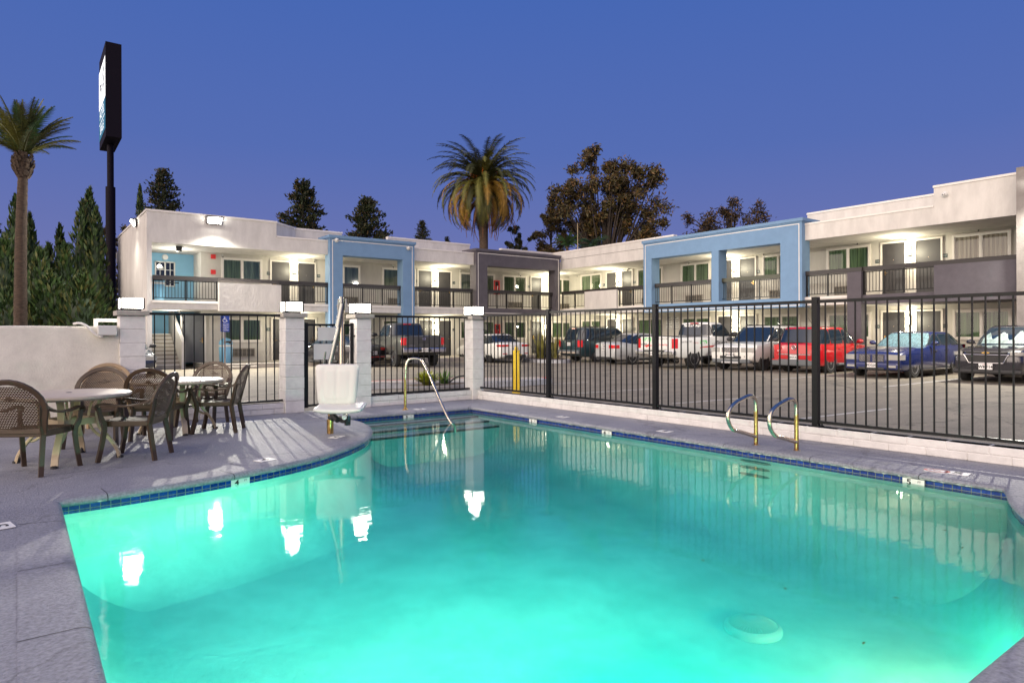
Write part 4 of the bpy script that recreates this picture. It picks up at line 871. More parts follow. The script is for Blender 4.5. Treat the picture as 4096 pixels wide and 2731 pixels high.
def cushion(name, cx, cy, cz, wb, wt, h, th, tilt, dish, ribs=True):
    nu, nv = 24, 20; vs = []; m = MB()
    for side in (0, 1):
        for i in range(nv + 1):
            v = i / nv * 2 - 1
            for j in range(nu + 1):
                u = j / nu * 2 - 1; sq = (abs(u) ** 7 + abs(v) ** 7) ; k = max(0., 1 - sq) ** .4; w_ = wb + (wt - wb) * (v + 1) / 2
                bul = .5 * th * (.35 + .65 * k) * (1 if side else -1)
                if ribs and side == 0: bul += .007 * (math.exp(-((abs(u) - .62) / .05) ** 2) * (abs(v) < .8) + math.exp(-(u / .05) ** 2) * (abs(v) < .82) + math.exp(-((abs(v) - .8) / .06) ** 2) * (abs(u) < .62))
                cr = 1 - .06 * abs(v) ** 8
                vs.append((u * w_ / 2 * cr, v * h / 2 * (1 - .05 * abs(u) ** 8), bul + dish * (u * u) + (.02 * (-v) if not ribs else 0)))
    n1 = (nu + 1) * (nv + 1); fs = []
    for i in range(nv):
        for j in range(nu):
            a = i * (nu + 1) + j; b = a + nu + 1; fs += [(a, b, b + 1, a + 1), (n1 + a, n1 + a + 1, n1 + b + 1, n1 + b)]
    bd = [j for j in range(nu + 1)] + [i * (nu + 1) + nu for i in range(1, nv + 1)] + [nv * (nu + 1) + j for j in range(nu - 1, -1, -1)] + [i * (nu + 1) for i in range(nv - 1, 0, -1)]
    for a, b in zip(bd, bd[1:] + bd[:1]): fs.append((a, b, n1 + b, n1 + a))
    ct, st = math.cos(tilt), math.sin(tilt)
    out = [L_(cx + x, cy + y * st + z * ct, cz + y * ct - z * st) for x, y, z in vs]
    m.add(out, fs); return m.build(name, 'plastic_white', t, smooth=True, angle=70)
dl = ly * FW[1] + lx * FW[0]; kx = dl / F
cushion('backrest', (1354 - 1321) * kx, -.06, HC - (1536 - 1336) * kx + .0, 150 * kx, 176 * kx, 162 * kx, .07, R(4), .0)
cushion('seat', (1378 - 1321) * kx, -.20, HC - (1640 - 1336) * kx * .955, 190 * kx, 184 * kx, .42, .07, R(88), -.022, False)

# ================================================================== TABLES AND CHAIRS
def grid_panel(m, fn, nu, nv):
    vs = []; uv = []
    for i in range(nv + 1):
        for j in range(nu + 1): p, q = fn(j / nu, i / nv); vs.append(p); uv.append(q)
    m.uv = (m.uv or []) + uv
    return m.add(vs, [(i * (nu + 1) + j, i * (nu + 1) + j + 1, (i + 1) * (nu + 1) + j + 1, (i + 1) * (nu + 1) + j) for i in range(nv) for j in range(nu)])
def make_chair(label, res, wv):
    t = thing('patio_armchair', label, 'chair', (0, 0, 0), 0, 'resin armchairs round the patio tables')
    # seat: woven top in a rim, front to +y
    hw = lambda y: .235 + .02 * (y + .2)
    m = MB(); grid_panel(m, lambda u, v: ((lambda y: ((hw(y) * (2 * u - 1), y, .43 - .018 * math.sin(PI * u) * math.sin(PI * v) + .01 * v)))(-.22 + .47 * v), (u * .5, v * .47)), 8, 8); s_ = m.build('seat_weave', wv, None, smooth=True)
    m = MB(); rim = [(-hw(-.22), -.22), (hw(-.22), -.22), (hw(.15) + .01, .15), (hw(.25) - .03, .26), (-hw(.25) + .03, .26), (-hw(.15) - .01, .15)]
    for (a, b), (c, d) in zip(rim, rim[1:] + rim[:1]): m.bar((a, b, .415), (c, d, .415), .03, .06)
    st = m.build('seat', res, t, bevel=.008); s_.parent = st
    # back: arched frame, woven infill and a diamond plate; leaning back
    def bk(u, v): return (u, -.235 - (v - .43) * .26 - .05 * (1 - (u / .29) ** 2) * min(1, (v - .4) / .2), v)
    def hwv(v): return .225 + .055 * min(1, (v - .43) / .24) if v < .67 else .28 * math.sqrt(max(0, 1 - ((v - .67) / .255) ** 2))
    bw = lambda v: hwv(v) - .018
    m = MB(); grid_panel(m, lambda u, v: ((lambda z: (bk(bw(z) * (2 * u - 1), z), (bw(z) * (2 * u - 1) + .3, z)))(.46 + .44 * v)), 12, 12); wp = m.build('back_weave', wv, None, smooth=True)
    m = MB(); arch = [bk(hwv(v), v) for v in (.43, .5, .58, .66)] + [bk(.28 * math.cos(R(a)), .67 + .255 * math.sin(R(a))) for a in range(12, 180, 12)] + [bk(-hwv(v), v) for v in (.66, .58, .5, .43)]
    n = len(arch); vs = []
    for i, p in enumerate(arch):                        # flat band: wide across, thin through
        a = Vector(arch[max(0, i - 1)]); b = Vector(arch[min(n - 1, i + 1)]); tg = (b - a).normalized(); q = Vector((0, 1, .26)).normalized(); s2 = tg.cross(q).normalized()
        for du, dw in ((-.006, -.014), (.048, -.014), (.048, .014), (-.006, .014)): vs.append(Vector(p) - s2 * du * 1.0 + q * dw)
    m.add(vs, [(4 * i + j, 4 * i + (j + 1) % 4, 4 * i + 4 + (j + 1) % 4, 4 * i + 4 + j) for i in range(n - 1) for j in range(4)] + [(0, 1, 2, 3), (4 * n - 1, 4 * n - 2, 4 * n - 3, 4 * n - 4)])
    m.bar(bk(-.22, .445), bk(.22, .445), .03, .05)
    dm = [(-.085, .78), (-.03, .79), (0, .81), (.03, .79), (.085, .78), (.03, .768), (0, .75), (-.03, .768)]
    m.prism(dm, lambda u, v, w_: tuple(Vector(bk(u, v)) + Vector((0, -.004 + w_, 0))), .012)
    b_ = m.build('backrest', res, t, bevel=.006); wp.parent = b_
    for s in (-1, 1):
        m = MB(); P = smoothpath([bk(s * .275, .76), bk(s * .292, .70), (s * .31, -.22, .645), (s * .315, -.05, .615), (s * .318, .10, .625), (s * .318, .20, .645), (s * .318, .262, .640), (s * .318, .278, .605), (s * .316, .255, .58)], 2)
        vs = []; k = len(P)
        for i, p in enumerate(P):
            tg = (P[min(k - 1, i + 1)] - P[max(0, i - 1)]).normalized(); sx = Vector((1, 0, 0)); nn = sx.cross(tg).normalized(); w_ = .022 + .008 * i / k
            for a, b in ((-1, -1), (1, -1), (1, 1), (-1, 1)): vs.append(p + sx * (a * w_) + nn * (b * .011))
        m.add(vs, [(4 * i + j, 4 * i + (j + 1) % 4, 4 * i + 4 + (j + 1) % 4, 4 * i + 4 + j) for i in range(k - 1) for j in range(4)] + [(3, 2, 1, 0), (4 * k - 4, 4 * k - 3, 4 * k - 2, 4 * k - 1)]); m.build('arm', res, t, bevel=.005)
        m = MB(); m.tube(smoothpath([(s * .315, .255, .60), (s * .31, .235, .50), (s * .272, .205, .40), (s * .278, .235, .2), (s * .290, .275, 0)], 1), [.026] * 3 + [.031] * 4 + [.030] * 3, 4); m.build('leg', res, t)
        m = MB(); m.tube([bk(s * .265, .70), bk(s * .235, .50), (s * .232, -.235, .40), (s * .25, -.30, .0)], [.022, .028, .032, .029], 4); m.build('leg', res, t)
    return t
ch1 = make_chair('', 'brownresin', 'weave')
chairs = [((.14, 8.39), 56, 'dark brown chair at far left with its back half out of view'), ((.80, 9.95), 251, 'brown chair facing out from behind the nearer round table'), ((1.08, 8.64), 151, 'brown chair seen from the side, right of the nearer table'),
          ((1.54, 10.07), 62, 'brown chair with its back to the pool, just left of the second table'), ((2.31, 11.10), 233, 'brown chair behind the second table by the fence'), ((2.33, 10.24), 153, 'brown chair seen from the side, rightmost by the second table')]
for i, (p, a, lb) in enumerate(chairs):
    c = ch1 if i == 0 else dup(ch1); c.location = (p[0], p[1], .0); c.rotation_euler = (0, 0, R(a - 90)); c['label'] = lb
ch2 = make_chair('pale tan chair whose rounded top peeks out against the stucco wall', 'tanresin', 'weavetan'); ch2.location = (1.05, 11.36, 0); ch2.rotation_euler = (0, 0, R(262 - 90))
def make_table(label, p, rz):
    t = thing('round_patio_table', label, 'table', (p[0], p[1], 0), rz, 'round beige patio tables')
    m = MB(); m.lathe((0, 0, 0), [(0, .700), (.57, .700), (.60, .705), (.615, .722), (.612, .742), (.598, .752), (.575, .755), (0, .757)], 56); m.build('tabletop', 'beige', t, smooth=True)
    m = MB(); m.lathe((0, 0, 0), [(.02, .757), (.032, .760), (.02, .761)], 16); m.build('umbrella_hole', 'plastic_black', t)
    for k in range(4):
        a = PI / 4 + k * PI / 2; c, s = math.cos(a), math.sin(a); r = lambda d, z, o=0: (c * d - s * o, s * d + c * o, z)
        m = MB(); P = smoothpath([r(.33, .70), r(.285, .63), r(.27, .48), r(.30, .34), r(.40, .22), r(.475, .10), r(.50, 0)], 2); vs = []; n = len(P)
        for i, p_ in enumerate(P):
            tg = (P[min(n - 1, i + 1)] - P[max(0, i - 1)]).normalized(); sx = Vector((-s, c, 0)); nn = sx.cross(tg).normalized()
            for q, b in ((-1, -1), (1, -1), (1, 1), (-1, 1)): vs.append(p_ + sx * (q * .034) + nn * (b * .015))
        m.add(vs, [(4 * i + j, 4 * i + (j + 1) % 4, 4 * i + 4 + (j + 1) % 4, 4 * i + 4 + j) for i in range(n - 1) for j in range(4)] + [(3, 2, 1, 0), (4 * n - 4, 4 * n - 3, 4 * n - 2, 4 * n - 1)]); lg = m.build('leg', 'beigemetal', t, bevel=.005)
        m = MB(); m.lathe(r(.50, 0), [(.036, 0), (.036, .022), (.02, .03), (0, .03)], 10); m.ell(r(.475, .035), (.018, .018, .035)); m.build('foot_cap', 'plastic_black', lg)
        m = MB(); m.tube(smoothpath([r(.24, .70, .09), r(.19, .62, .08), r(.17, .47, .05), r(.21, .33, .03), r(.32, .235, .01), r(.39, .232, 0)], 2), .016, 6); m.build('brace', 'beigemetal', lg, smooth=True)
    m = MB()
    for k in range(4):
        a = PI / 4 + k * PI / 2; b = a + PI / 2; m.bar((.27 * math.cos(a), .27 * math.sin(a), .44), (.27 * math.cos(b), .27 * math.sin(b), .44), .02, .07)
    m.build('apron', 'beigemetal', t)
make_table('round beige table with curved legs, nearer of the two', (.46, 8.90), R(27)); make_table('round beige table with curved legs by the fence, farther of the two', (1.86, 10.55), R(45))

# ================================================================== BOLLARD, PLANTED ISLAND, SIGN PYLON
t = thing('yellow_post', 'yellow tapered steel post standing behind the corner of the pool fence', 'post', (9.75, 12.85, LOT)); m = MB(); w0 = .075
m.tube([(0, 0, 0), (0, 0, 1.02)], [.125, .105], 4); m.box((-.07, -.07, 1.02), (.07, .07, 1.06)); m.build('shaft', 'yellow', t)
m = MB(); m.ell((0, 0, 1.10), (.045, .045, .05)); m.cyl((0, 0, 1.05), (0, 0, 1.15), .022); m.tube([(.05, -.05, .96), (.09, -.09, .95)], .018, 8); m.build('knob', 'yellow', t, smooth=True)
isl = [(7.6, 16.35), (8.95, 15.72), (10.1, 14.80), (11.2, 14.58), (12.2, 14.60), (12.75, 14.95), (12.72, 15.35), (12.1, 15.75), (11.3, 16.35), (9.5, 16.95), (7.5, 17.2), (6.6, 17.2), (6.4, 16.7)]
isl = [(p.x, p.y) for p in smoothpath([(*q, 0) for q in isl], 2, True)]
def extrude(poly, z0, z1, m, k=0, kt=None):
    n = len(poly); vs = [(x, y, z0) for x, y in poly] + [(x, y, z1) for x, y in poly]
    cc = sum(poly[i][0] * poly[(i + 1) % n][1] - poly[(i + 1) % n][0] * poly[i][1] for i in range(n)); m.add(vs, [(i, (i + 1) % n, n + (i + 1) % n, n + i) if cc > 0 else (n + i, n + (i + 1) % n, (i + 1) % n, i) for i in range(n)], k)
    tv, tf = sheet(poly, [], z1); m.add(tv, tf, k if kt is None else kt)
cx_, cy_ = sum(p[0] for p in isl) / len(isl), sum(p[1] for p in isl) / len(isl); inn = [(cx_ + (x - cx_) * .94, cy_ + (y - cy_) * .86) for x, y in isl]
m = MB(); extrude(isl, LOT, .085, m)
for i, (x, y) in enumerate(isl):               # red paint along the kerb top
    x2, y2 = isl[(i + 1) % len(isl)]; a, b = inn[i], inn[(i + 1) % len(isl)]
    if y > cy_ - .1 or x > 12.3: m.add([(x, y, .089), (x2, y2, .089), (b[0], b[1], .089), (a[0], a[1], .089)], [(0, 1, 2, 3)], 1)
S(m.build('kerb_island', ['kerbgrey', 'redpaint']))
m = MB(); m.add(*sheet([(cx_ + (x - cx_) * .93, cy_ + (y - cy_) * .84) for x, y in isl], [], .092)); S(m.build('island_paving', 'concrete'))
bx, by = G(1747, 1537, .09)
S(MB().add(*sheet([(bx + .9 * math.cos(a / 12 * 2 * PI), by + .45 * math.sin(a / 12 * 2 * PI)) for a in range(12)], [], .097)).build('planting_bed', 'soil'))
def leafmat(name, c, tr=.25, r=.5):
    m = mat(name, c, r, var=.35, scale=3, spec=.3); b = m.node_tree.nodes['Principled BSDF']; return m
M['lime'] = leafmat('lime_leaf', (.34, .38, .035)); M['fan'] = leafmat('fan_palm_leaf', (.13, .26, .06)); M['snake'] = leafmat('snake_plant_leaf', (.20, .19, .05))
def tuft(name, p, n, L, w, mt, label, cat, spread=.9, seed=1, curve=.5):
    rnd = random.Random(seed); m = MB()
    for i in range(n):
        a = rnd.uniform(0, 2 * PI); el = rnd.uniform(.15, 1) * spread; l = L * rnd.uniform(.6, 1); x0, y0 = rnd.uniform(-.5, .5) * L * .25, rnd.uniform(-.5, .5) * L * .25; pts = []; d = Vector((math.cos(a), math.sin(a), 0)); s = Vector((-d.y, d.x, 0))
        for k in range(5):
            f = k / 4; r_ = l * f * math.sin(el) * (1 + curve * f); z = l * f * math.cos(el) * (1 - curve * .5 * f * math.sin(el)); c = Vector((x0, y0, 0)) + d * r_ + Vector((0, 0, z)); ww = w * (1 - f ** 2) * .5 + .001; pts += [c - s * ww, c + s * ww]
        m.add(pts, [(2 * k, 2 * k + 1, 2 * k + 3, 2 * k + 2) for k in range(4)])
    o = m.build(name, mt); o.location = p; return tag(o, label, cat)
tuft('lime_shrub', (bx - .32, by - .05, .09), 230, .46, .075, 'lime', 'low lime green leafy shrub on the kerb island', 'shrub', 1.1, 3)
tuft('small_palm', (bx + .25, by + .05, .09), 34, .50, .06, 'fan', 'small green fan palm beside the lime shrub on the kerb island', 'palm', 1.1, 5)
m = MB(); m.tube(smoothpath([(bx + .3, by - .1, .12), (bx + .5, by - .15, .28), (bx + .8, by - .2, .3), (bx + 1.2, by - .2, .12)], 2), .02, 6); tag(m.build('irrigation_hose', 'plastic_black'), 'black irrigation hose arching over the island bed beside the small palm', 'hose')
# corner bed with snake plants
bed = [(p.x, p.y) for p in smoothpath([(20.9, 26.8, 0), (20.9, 24.6, 0), (22.1, 24.4, 0), (23.0, 26.2, 0), (24.6, 28.6, 0), (22.4, 29.0, 0)], 2, True)]
m = MB(); extrude(bed, LOT, .09, m); S(m.build('corner_kerb', 'kerbgrey')); S(MB().add(*sheet([(22.3 + (x - 22.3) * .88, 26.8 + (y - 26.8) * .88) for x, y in bed], [], .095)).build('corner_bed', 'soil'))
for i, (x, y) in enumerate(((22.1, 27.0), (22.7, 27.5), (22.6, 26.6), (23.2, 27.2))): tuft('snake_plant', (x, y, .09), 30, 1.55, .09, 'snake', 'tall spiky yellow green plant clump in the corner bed left of the dark teal car', 'plant', .42, 20 + i, .2)['group'] = 'spiky plants in the corner bed'
# pylon sign
P0 = Vector(PD(422, 165, 40.)); P1 = Vector(PD(397, 244.5, 43.2)); P2 = Vector(PD(486.5, 179, 40.43)); P3 = Vector(PD(424, 543.4, 40.))
dl_ = Vector((P1.x - P0.x, P1.y - P0.y, 0)); wl = dl_.length; dl_ /= wl; dn = Vector((-dl_.y, dl_.x, 0));
if dn.dot(Vector((P2.x - P0.x, P2.y - P0.y, 0))) < 0: dn = -dn
wt = (Vector((P2.x - P0.x, P2.y - P0.y, 0))).length; ztop = P0.z; zbot = P3.z
ctr = Vector((P0.x, P0.y, 0)) + dl_ * (wl * .5) + dn * (wt * .5); t = thing('pylon_sign', 'tall black pylon sign with a backlit motel name high above the palm', 'sign', (ctr.x, ctr.y, LOT))
W_ = lambda a, b, z: tuple(dl_ * a + dn * b + Vector((0, 0, z - LOT)))       # a along the lit face from its middle, b from the middle through the box
m = MB(); h = wl / 2; q = wt / 2
m.add([W_(-h, -q, zbot), W_(h, -q, zbot), W_(h, q, zbot), W_(-h, q, zbot), W_(-h, -q, ztop), W_(h, -q, ztop), W_(h, q, ztop), W_(-h, q, ztop)], [(3, 2, 1, 0), (4, 5, 6, 7), (0, 1, 5, 4), (1, 2, 6, 5), (2, 3, 7, 6), (3, 0, 4, 7)]); m.build('sign_box', 'signbody', t)
zf0, zf1 = zbot + (ztop - zbot) * .085, ztop - (ztop - zbot) * .145; zm = zbot + (zf1 - zbot) * .50
sf = lambda u, z, o=0: W_(-u * h * .97, -q - .02 - o, z)                    # u = -1 .. 1 left to right on the face
m = MB(); m.add([sf(-1, zm), sf(1, zm), sf(1, zf1), sf(-1, zf1)], [(0, 1, 2, 3)]); m.add([sf(-1, zf0), sf(1, zf0), sf(1, zm - .02), sf(-1, zm - .02)], [(0, 1, 2, 3)], 1)
tf = lambda u0, z0, sx=1.: (lambda a, b, c: sf(u0 + a / h * sx, z0 + b, .015))
hh_ = zf1 - zm; k2 = zm - zf0
m.text('H', hh_ * .85, tf(-.36, zm + hh_ * .46, .9), 2, bold=.06); m.text('S', hh_ * .72, tf(.44, zm + hh_ * .56, 1.0), 2, bold=.07)
for zz in (.44, .50): m.add([sf(-.75 + .08 * i, zm + hh_ * zz + .12 * math.sin(i / 9 * PI), .02) for i in range(10)] + [sf(-.75 + .08 * i, zm + hh_ * (zz + .022) + .12 * math.sin(i / 9 * PI), .02) for i in range(10)], [(i, i + 1, 11 + i, 10 + i) for i in range(9)], 0 if zz == .44 else 2)
m.text('HOTEL', k2 * .40, tf(0, zf0 + k2 * .74, 1.12), 0, bold=.0); m.text('SEVILLE', k2 * .36, tf(0, zf0 + k2 * .24, .95), 0, bold=.0)
m.add([sf(-.85, zf0 + k2 * .475, .015), sf(.85, zf0 + k2 * .475, .015), sf(.85, zf0 + k2 * .50, .015), sf(-.85, zf0 + k2 * .50, .015)], [(0, 1, 2, 3)], 0)
m.build('lit_face', ['signlit', 'signteal', 'ink'], t)
zj = PD(443, 744, 41.5)[2]; kk = 41.5 / F
m = MB(); m.tube([(0, 0, zj - LOT), (0, 0, zbot - LOT)], 24 * kk / 2, 16); m.tube([(0, 0, 0), (0, 0, zj - LOT)], 35 * kk / 2, 16); m.build('pole', 'signbody', t, smooth=True)

# ================================================================== VEHICLES
def paint(name, c, rough=.28, coat=.8, metal=0.): return mat(name, c, rough, metal, coat=coat)
M['headlight'] = mat('headlight_glass', (.36, .36, .34), .10, spec=.8, coat=1)
M['taillight'] = mat('red_tail_lamp', (.50, .008, .012), .18, coat=1)
M['amber'] = mat('amber_lens', (.75, .25, .02), .2, coat=1)
M['plate'] = mat('number_plate', (.70, .70, .70), .4)
M['rim'] = mat('alloy_rim', (.52, .52, .53), .28, metal=.85)
M['rimdark'] = mat('dark_rim', (.03, .03, .033), .35, metal=.6)
M['grey_clad'] = mat('grey_cladding', (.10, .11, .12), .6)
M['green'] = mat('green_decal', (.03, .50, .08), .5)
M['undershade'] = mat('under_shadow', (.01, .01, .01), .9)  # near-black colour put in for the shade under the vehicles
def interp(P, x):
    if x <= P[0][0]: return P[0][1]
    for (a, b), (c, d) in zip(P, P[1:]):
        if x <= c: return b + (d - b) * (x - a) / max(1e-6, c - a)
    return P[-1][1]
class Car:
    def __init__(s, name, label, cat, ra, f, body, W, H, wb, ro, fo, r, clr, top, belt, cab, rim='rim', spokes=5, wr=.74, group='vehicles parked in the motel lot', nose=.90, tail=.92, bodyname='body'):
        s.W, s.H, s.wb, s.ro, s.fo, s.r, s.clr, s.top, s.belt, s.cab = W, H, wb, ro, fo, r, clr, top, belt, cab
        s.hw = W / 2; s.x0, s.x1 = -ro, wb + fo; s.nose, s.tail = nose, tail; s.wbk, s.wrk = .945 * W / 2, wr * W / 2; s.mat = body
        s.t = thing(name, label, cat, (ra[0], ra[1], LOT), math.atan2(f[1], f[0]), group)
        # lower body
        st = sorted(set([s.x0, s.x0 + .012, s.x0 + .04, s.x0 + .09, s.x0 + .16, s.x0 + .28, s.x0 + .42, s.x1, s.x1 - .012, s.x1 - .04, s.x1 - .09, s.x1 - .16, s.x1 - .28, s.x1 - .45, s.x1 - .6] + [x for x, z in top if s.x0 + .1 < x < s.x1 - .1] + [s.x0 + .6 + (s.x1 - s.x0 - 1.2) * i / 12 for i in range(13)]))
        m = MB(); rings = [s.ring(x) for x in st]; n = len(rings[0])
        for R_ in rings: m.v += R_
        for i in range(len(st) - 1):
            for j in range(n): m.f.append((i * n + j, i * n + (j + 1) % n, (i + 1) * n + (j + 1) % n, (i + 1) * n + j)); m.m.append(0)
        m.f += [tuple(range(n)), tuple((len(st) - 1) * n + j for j in range(n - 1, -1, -1))]; m.m += [0, 0]
        b = m.build(bodyname, [body, 'plastic_black'], None, smooth=True, angle=38)
        c = MB()
        for x in (0, wb): c.lathe((x, 0, r), [(r * 1.13, -W), (r * 1.13, W)], 28, 1, 'y')
        cu = c.build('arch_cut', [body, 'plastic_black'])
        bo = b.modifiers.new('b', 'BOOLEAN'); bo.object = cu; bo.operation = 'DIFFERENCE'; bo.solver = 'EXACT'
        dg = bpy.context.evaluated_depsgraph_get(); dg.update(); me = D.meshes.new_from_object(b.evaluated_get(dg)); b.modifiers.clear(); b.data = me; D.objects.remove(cu)
        me.polygons.foreach_set('use_smooth', [True] * len(me.polygons))
        bm = bmesh.new(); bm.from_mesh(me)
        for e_ in bm.edges: e_.smooth = not (len(e_.link_faces) == 2 and e_.calc_face_angle(0) > R(38))
        bm.to_mesh(me); bm.free()
        b.parent = s.t; s.body = b
        MB().box((-.1 - r, -s.hw * .80, clr + .02), (wb + r + .1, s.hw * .80, clr + .25)).build('underbody', 'undershade', s.t)
        for sd in (-1, 1):
            xa, xb = r * 1.13 + .02, wb - r * 1.13 - .02; MB().box((xa, sd * (s.hw - .10), clr - .01), (xb, sd * (s.hw - .012), clr + .085)).build('sill', 'plastic_black', s.t, bevel=.02)
        # wheels
        for x in (0, wb):
            for sd in (-1, 1):
                y = sd * (s.hw - .125); m = MB(); m.lathe((x, y, r), [(r * .62, -.10), (r * .93, -.115), (r * .985, -.09), (r, -.04), (r, .04), (r * .985, .09), (r * .93, .115), (r * .62, .10)], 30, 0, 'y', True); wh = m.build('wheel', 'rubber', s.t, smooth=True)
                m = MB(); q = y + sd * .085; m.lathe((x, y, r), [(r * .66, sd * .102), (r * .60, sd * .09), (r * .58, sd * .03), (0, sd * .03)], 26, 1, 'y')
                m.lathe((x, y, r), [(r * .66, sd * .100), (r * .66, sd * .109), (r * .59, sd * .106), (r * .57, sd * .08)], 26, 0, 'y')
                for k in range(spokes):
                    a = 2 * PI * k / spokes + .3; m.bar((x + math.cos(a) * r * .08, q, r + math.sin(a) * r * .08), (x + math.cos(a) * r * .61, q, r + math.sin(a) * r * .61), r * (.26 if spokes < 6 else .14), .03, 0, up=(0, 1, 0), taper=.75)
                m.lathe((x, y, r), [(r * .14, sd * .07), (r * .14, sd * .112), (0, sd * .115)], 14, 0, 'y'); m.build('rim', [rim, 'plastic_black'], wh, smooth=True)
        s.cabin()
    def ring(s, x):
        e0 = max(0, 1 - (x - s.x0) / .5); e1 = max(0, 1 - (s.x1 - x) / .75)
        w = s.hw * (1 - (1 - s.tail) * e0 ** 2.2) * (1 - (1 - s.nose) * e1 ** 2.2)
        zt = interp(s.top, x); zb = s.clr + .10 * max(e0, e1) ** 2
        k = 1.
        for d, kk in ((x - s.x0, 1), (s.x1 - x, 1)):
            if d < .16: k = min(k, .82 + .18 * math.sqrt(max(0, 1 - (1 - d / .16) ** 2)))
        h = zt - zb; mid = zb + h * .5
        pts = [(0, zb), (.78 * w, zb), (.92 * w, zb + .03), (.965 * w, zb + .12 * h), (.995 * w, zb + .36 * h), (w, zb + .55 * h), (.99 * w, zb + .74 * h), (.965 * w, zb + .88 * h), (.93 * w, zt - .035), (.84 * w, zt - .002), (.5 * w, zt + .026), (0, zt + .036)]
        pts = [(y * (1 - (1 - k) * .55), mid + (z - mid) * k) for y, z in pts]
        return [(x, y, z) for y, z in pts] + [(x, -y, z) for y, z in pts[-2:0:-1]]
    def side(s, x, zf, sd=1, o=0.):                    # point on the flank, zf 0..1 up the body
        pts = [(p[1], p[2]) for p in s.ring(x)[2:9]]; z0, z1 = pts[0][1], pts[-1][1]; z = z0 + (z1 - z0) * zf
        for (a, b), (c, d) in zip(pts, pts[1:]):
            if z <= d + 1e-6: y = a + (c - a) * (z - b) / max(1e-6, d - b); break
        return (x, sd * (y + o), z)
    NS = 5.5
    def dim(s, t):                                      # greenhouse at height t: centre, half length, half width, z
        cr0, cf0, cr1, cf1 = s.cab; a, b = cr0 + (cr1 - cr0) * t, cf0 + (cf1 - cf0) * t + .05 * math.sin(PI * min(1, t))
        return (a + b) / 2, (b - a) / 2, s.wbk + (s.wrk - s.wbk) * t ** 1.15 + .018 * math.sin(PI * min(1, t)), s.z0 + (s.z1 - s.z0) * t
    def yx(s, x, t):
        xc, a, w, z = s.dim(t); return w * max(0., 1 - min(1, abs((x - xc) / a)) ** s.NS) ** (1 / s.NS)
    def xy(s, y, t, sg):
        xc, a, w, z = s.dim(t); return xc + sg * a * max(0., 1 - min(1, abs(y / w)) ** s.NS) ** (1 / s.NS)
    def cabin(s):
        s.z0, s.z1 = s.belt - .06, s.H; m = MB(); n = 40; vs = []
        lev = [(0, 1, 1), (.2, 1, 1), (.4, 1, 1), (.6, 1, 1), (.78, 1, 1), (.90, 1, 1), (.955, .992, .982), (.985, .965, .945), (1.0, .91, .88)]
        for t, ka, kw in lev:
            xc, a, w, z = s.dim(t)
            for j in range(n):
                an = 2 * PI * j / n; c, q = math.cos(an), math.sin(an); vs.append((xc + ka * a * math.copysign(abs(c) ** (2 / s.NS), c), kw * w * math.copysign(abs(q) ** (2 / s.NS), q), z))
        k = len(lev); xc, a, w, z = s.dim(1.)
        for j in range(n):
            an = 2 * PI * j / n; c, q = math.cos(an), math.sin(an); vs.append((xc + .45 * a * math.copysign(abs(c) ** (2 / s.NS), c), .45 * w * math.copysign(abs(q) ** (2 / s.NS), q), z + .022))
        vs.append((xc, 0, z + .026)); k += 1
        m.add(vs, [(i * n + j, i * n + (j + 1) % n, (i + 1) * n + (j + 1) % n, (i + 1) * n + j) for i in range(k - 1) for j in range(n)] + [((k - 1) * n + j, (k - 1) * n + (j + 1) % n, k * n) for j in range(n)])
        m.build('cabin', s.mat, s.t, smooth=True, angle=60)
    def seal(s, vs, nu, nv, parent, dx, dy):
        b = list(range(nu + 1)) + [v * (nu + 1) + nu for v in range(1, nv + 1)] + [nv * (nu + 1) + u for u in range(nu - 1, -1, -1)] + [v * (nu + 1) for v in range(nv - 1, 0, -1)]
        c = sum((Vector(v) for v in vs), Vector()) / len(vs); I = [Vector(vs[i]) for i in b]; n = len(b); O_ = []
        for p in I: d = p - c; O_.append(p + d * (.028 / max(.05, d.length)))
        sh = Vector((dx, dy, 0)); m = MB(); m.add([p - sh for p in I] + [p - sh * 1.6 for p in O_], [(k, (k + 1) % n, n + (k + 1) % n, n + k) for k in range(n)]); m.build('seal', 'rubber', parent, smooth=True, angle=0)
    def glass(s, splits, t0=.12, t1=.84, fa=.15, ra=.16, rear=True, front=True, gm='carglass', rgm=None, kick=0., fgm=None):
        cr0, cf0, cr1, cf1 = s.cab; L = lambda a, b, t: a + (b - a) * t
        for sd in (-1, 1):
            eds = [None] + splits + [None]
            for i in range(len(eds) - 1):
                lo = (lambda t: L(cr0, cr1, t) + ra + kick * (1 - t)) if eds[i] is None else (lambda t, e=eds[i]: e + .028)
                hi = (lambda t: L(cf0, cf1, t) - fa) if eds[i + 1] is None else (lambda t, e=eds[i + 1]: e - .028)
                m = MB(); nu, nv = 10, 6; vs = []
                for v in range(nv + 1):
                    t = t0 + (t1 - t0) * v / nv; a, b = lo(t), hi(t)
                    if b < a + .02: b = a + .02
                    ro_ = .035 * (1 - min(1, min(v, nv - v) / 1.5)); a += ro_; b -= ro_
                    for u in range(nu + 1): x = a + (b - a) * u / nu; vs.append((x, sd * (s.yx(x, t) + .006), s.dim(t)[3]))
                m.add(vs, [(v * (nu + 1) + u, v * (nu + 1) + u + 1, (v + 1) * (nu + 1) + u + 1, (v + 1) * (nu + 1) + u) for v in range(nv) for u in range(nu)]); w_ = m.build('side_window', gm, s.t, smooth=True, angle=0); s.seal(vs, nu, nv, w_, 0, sd * .003)
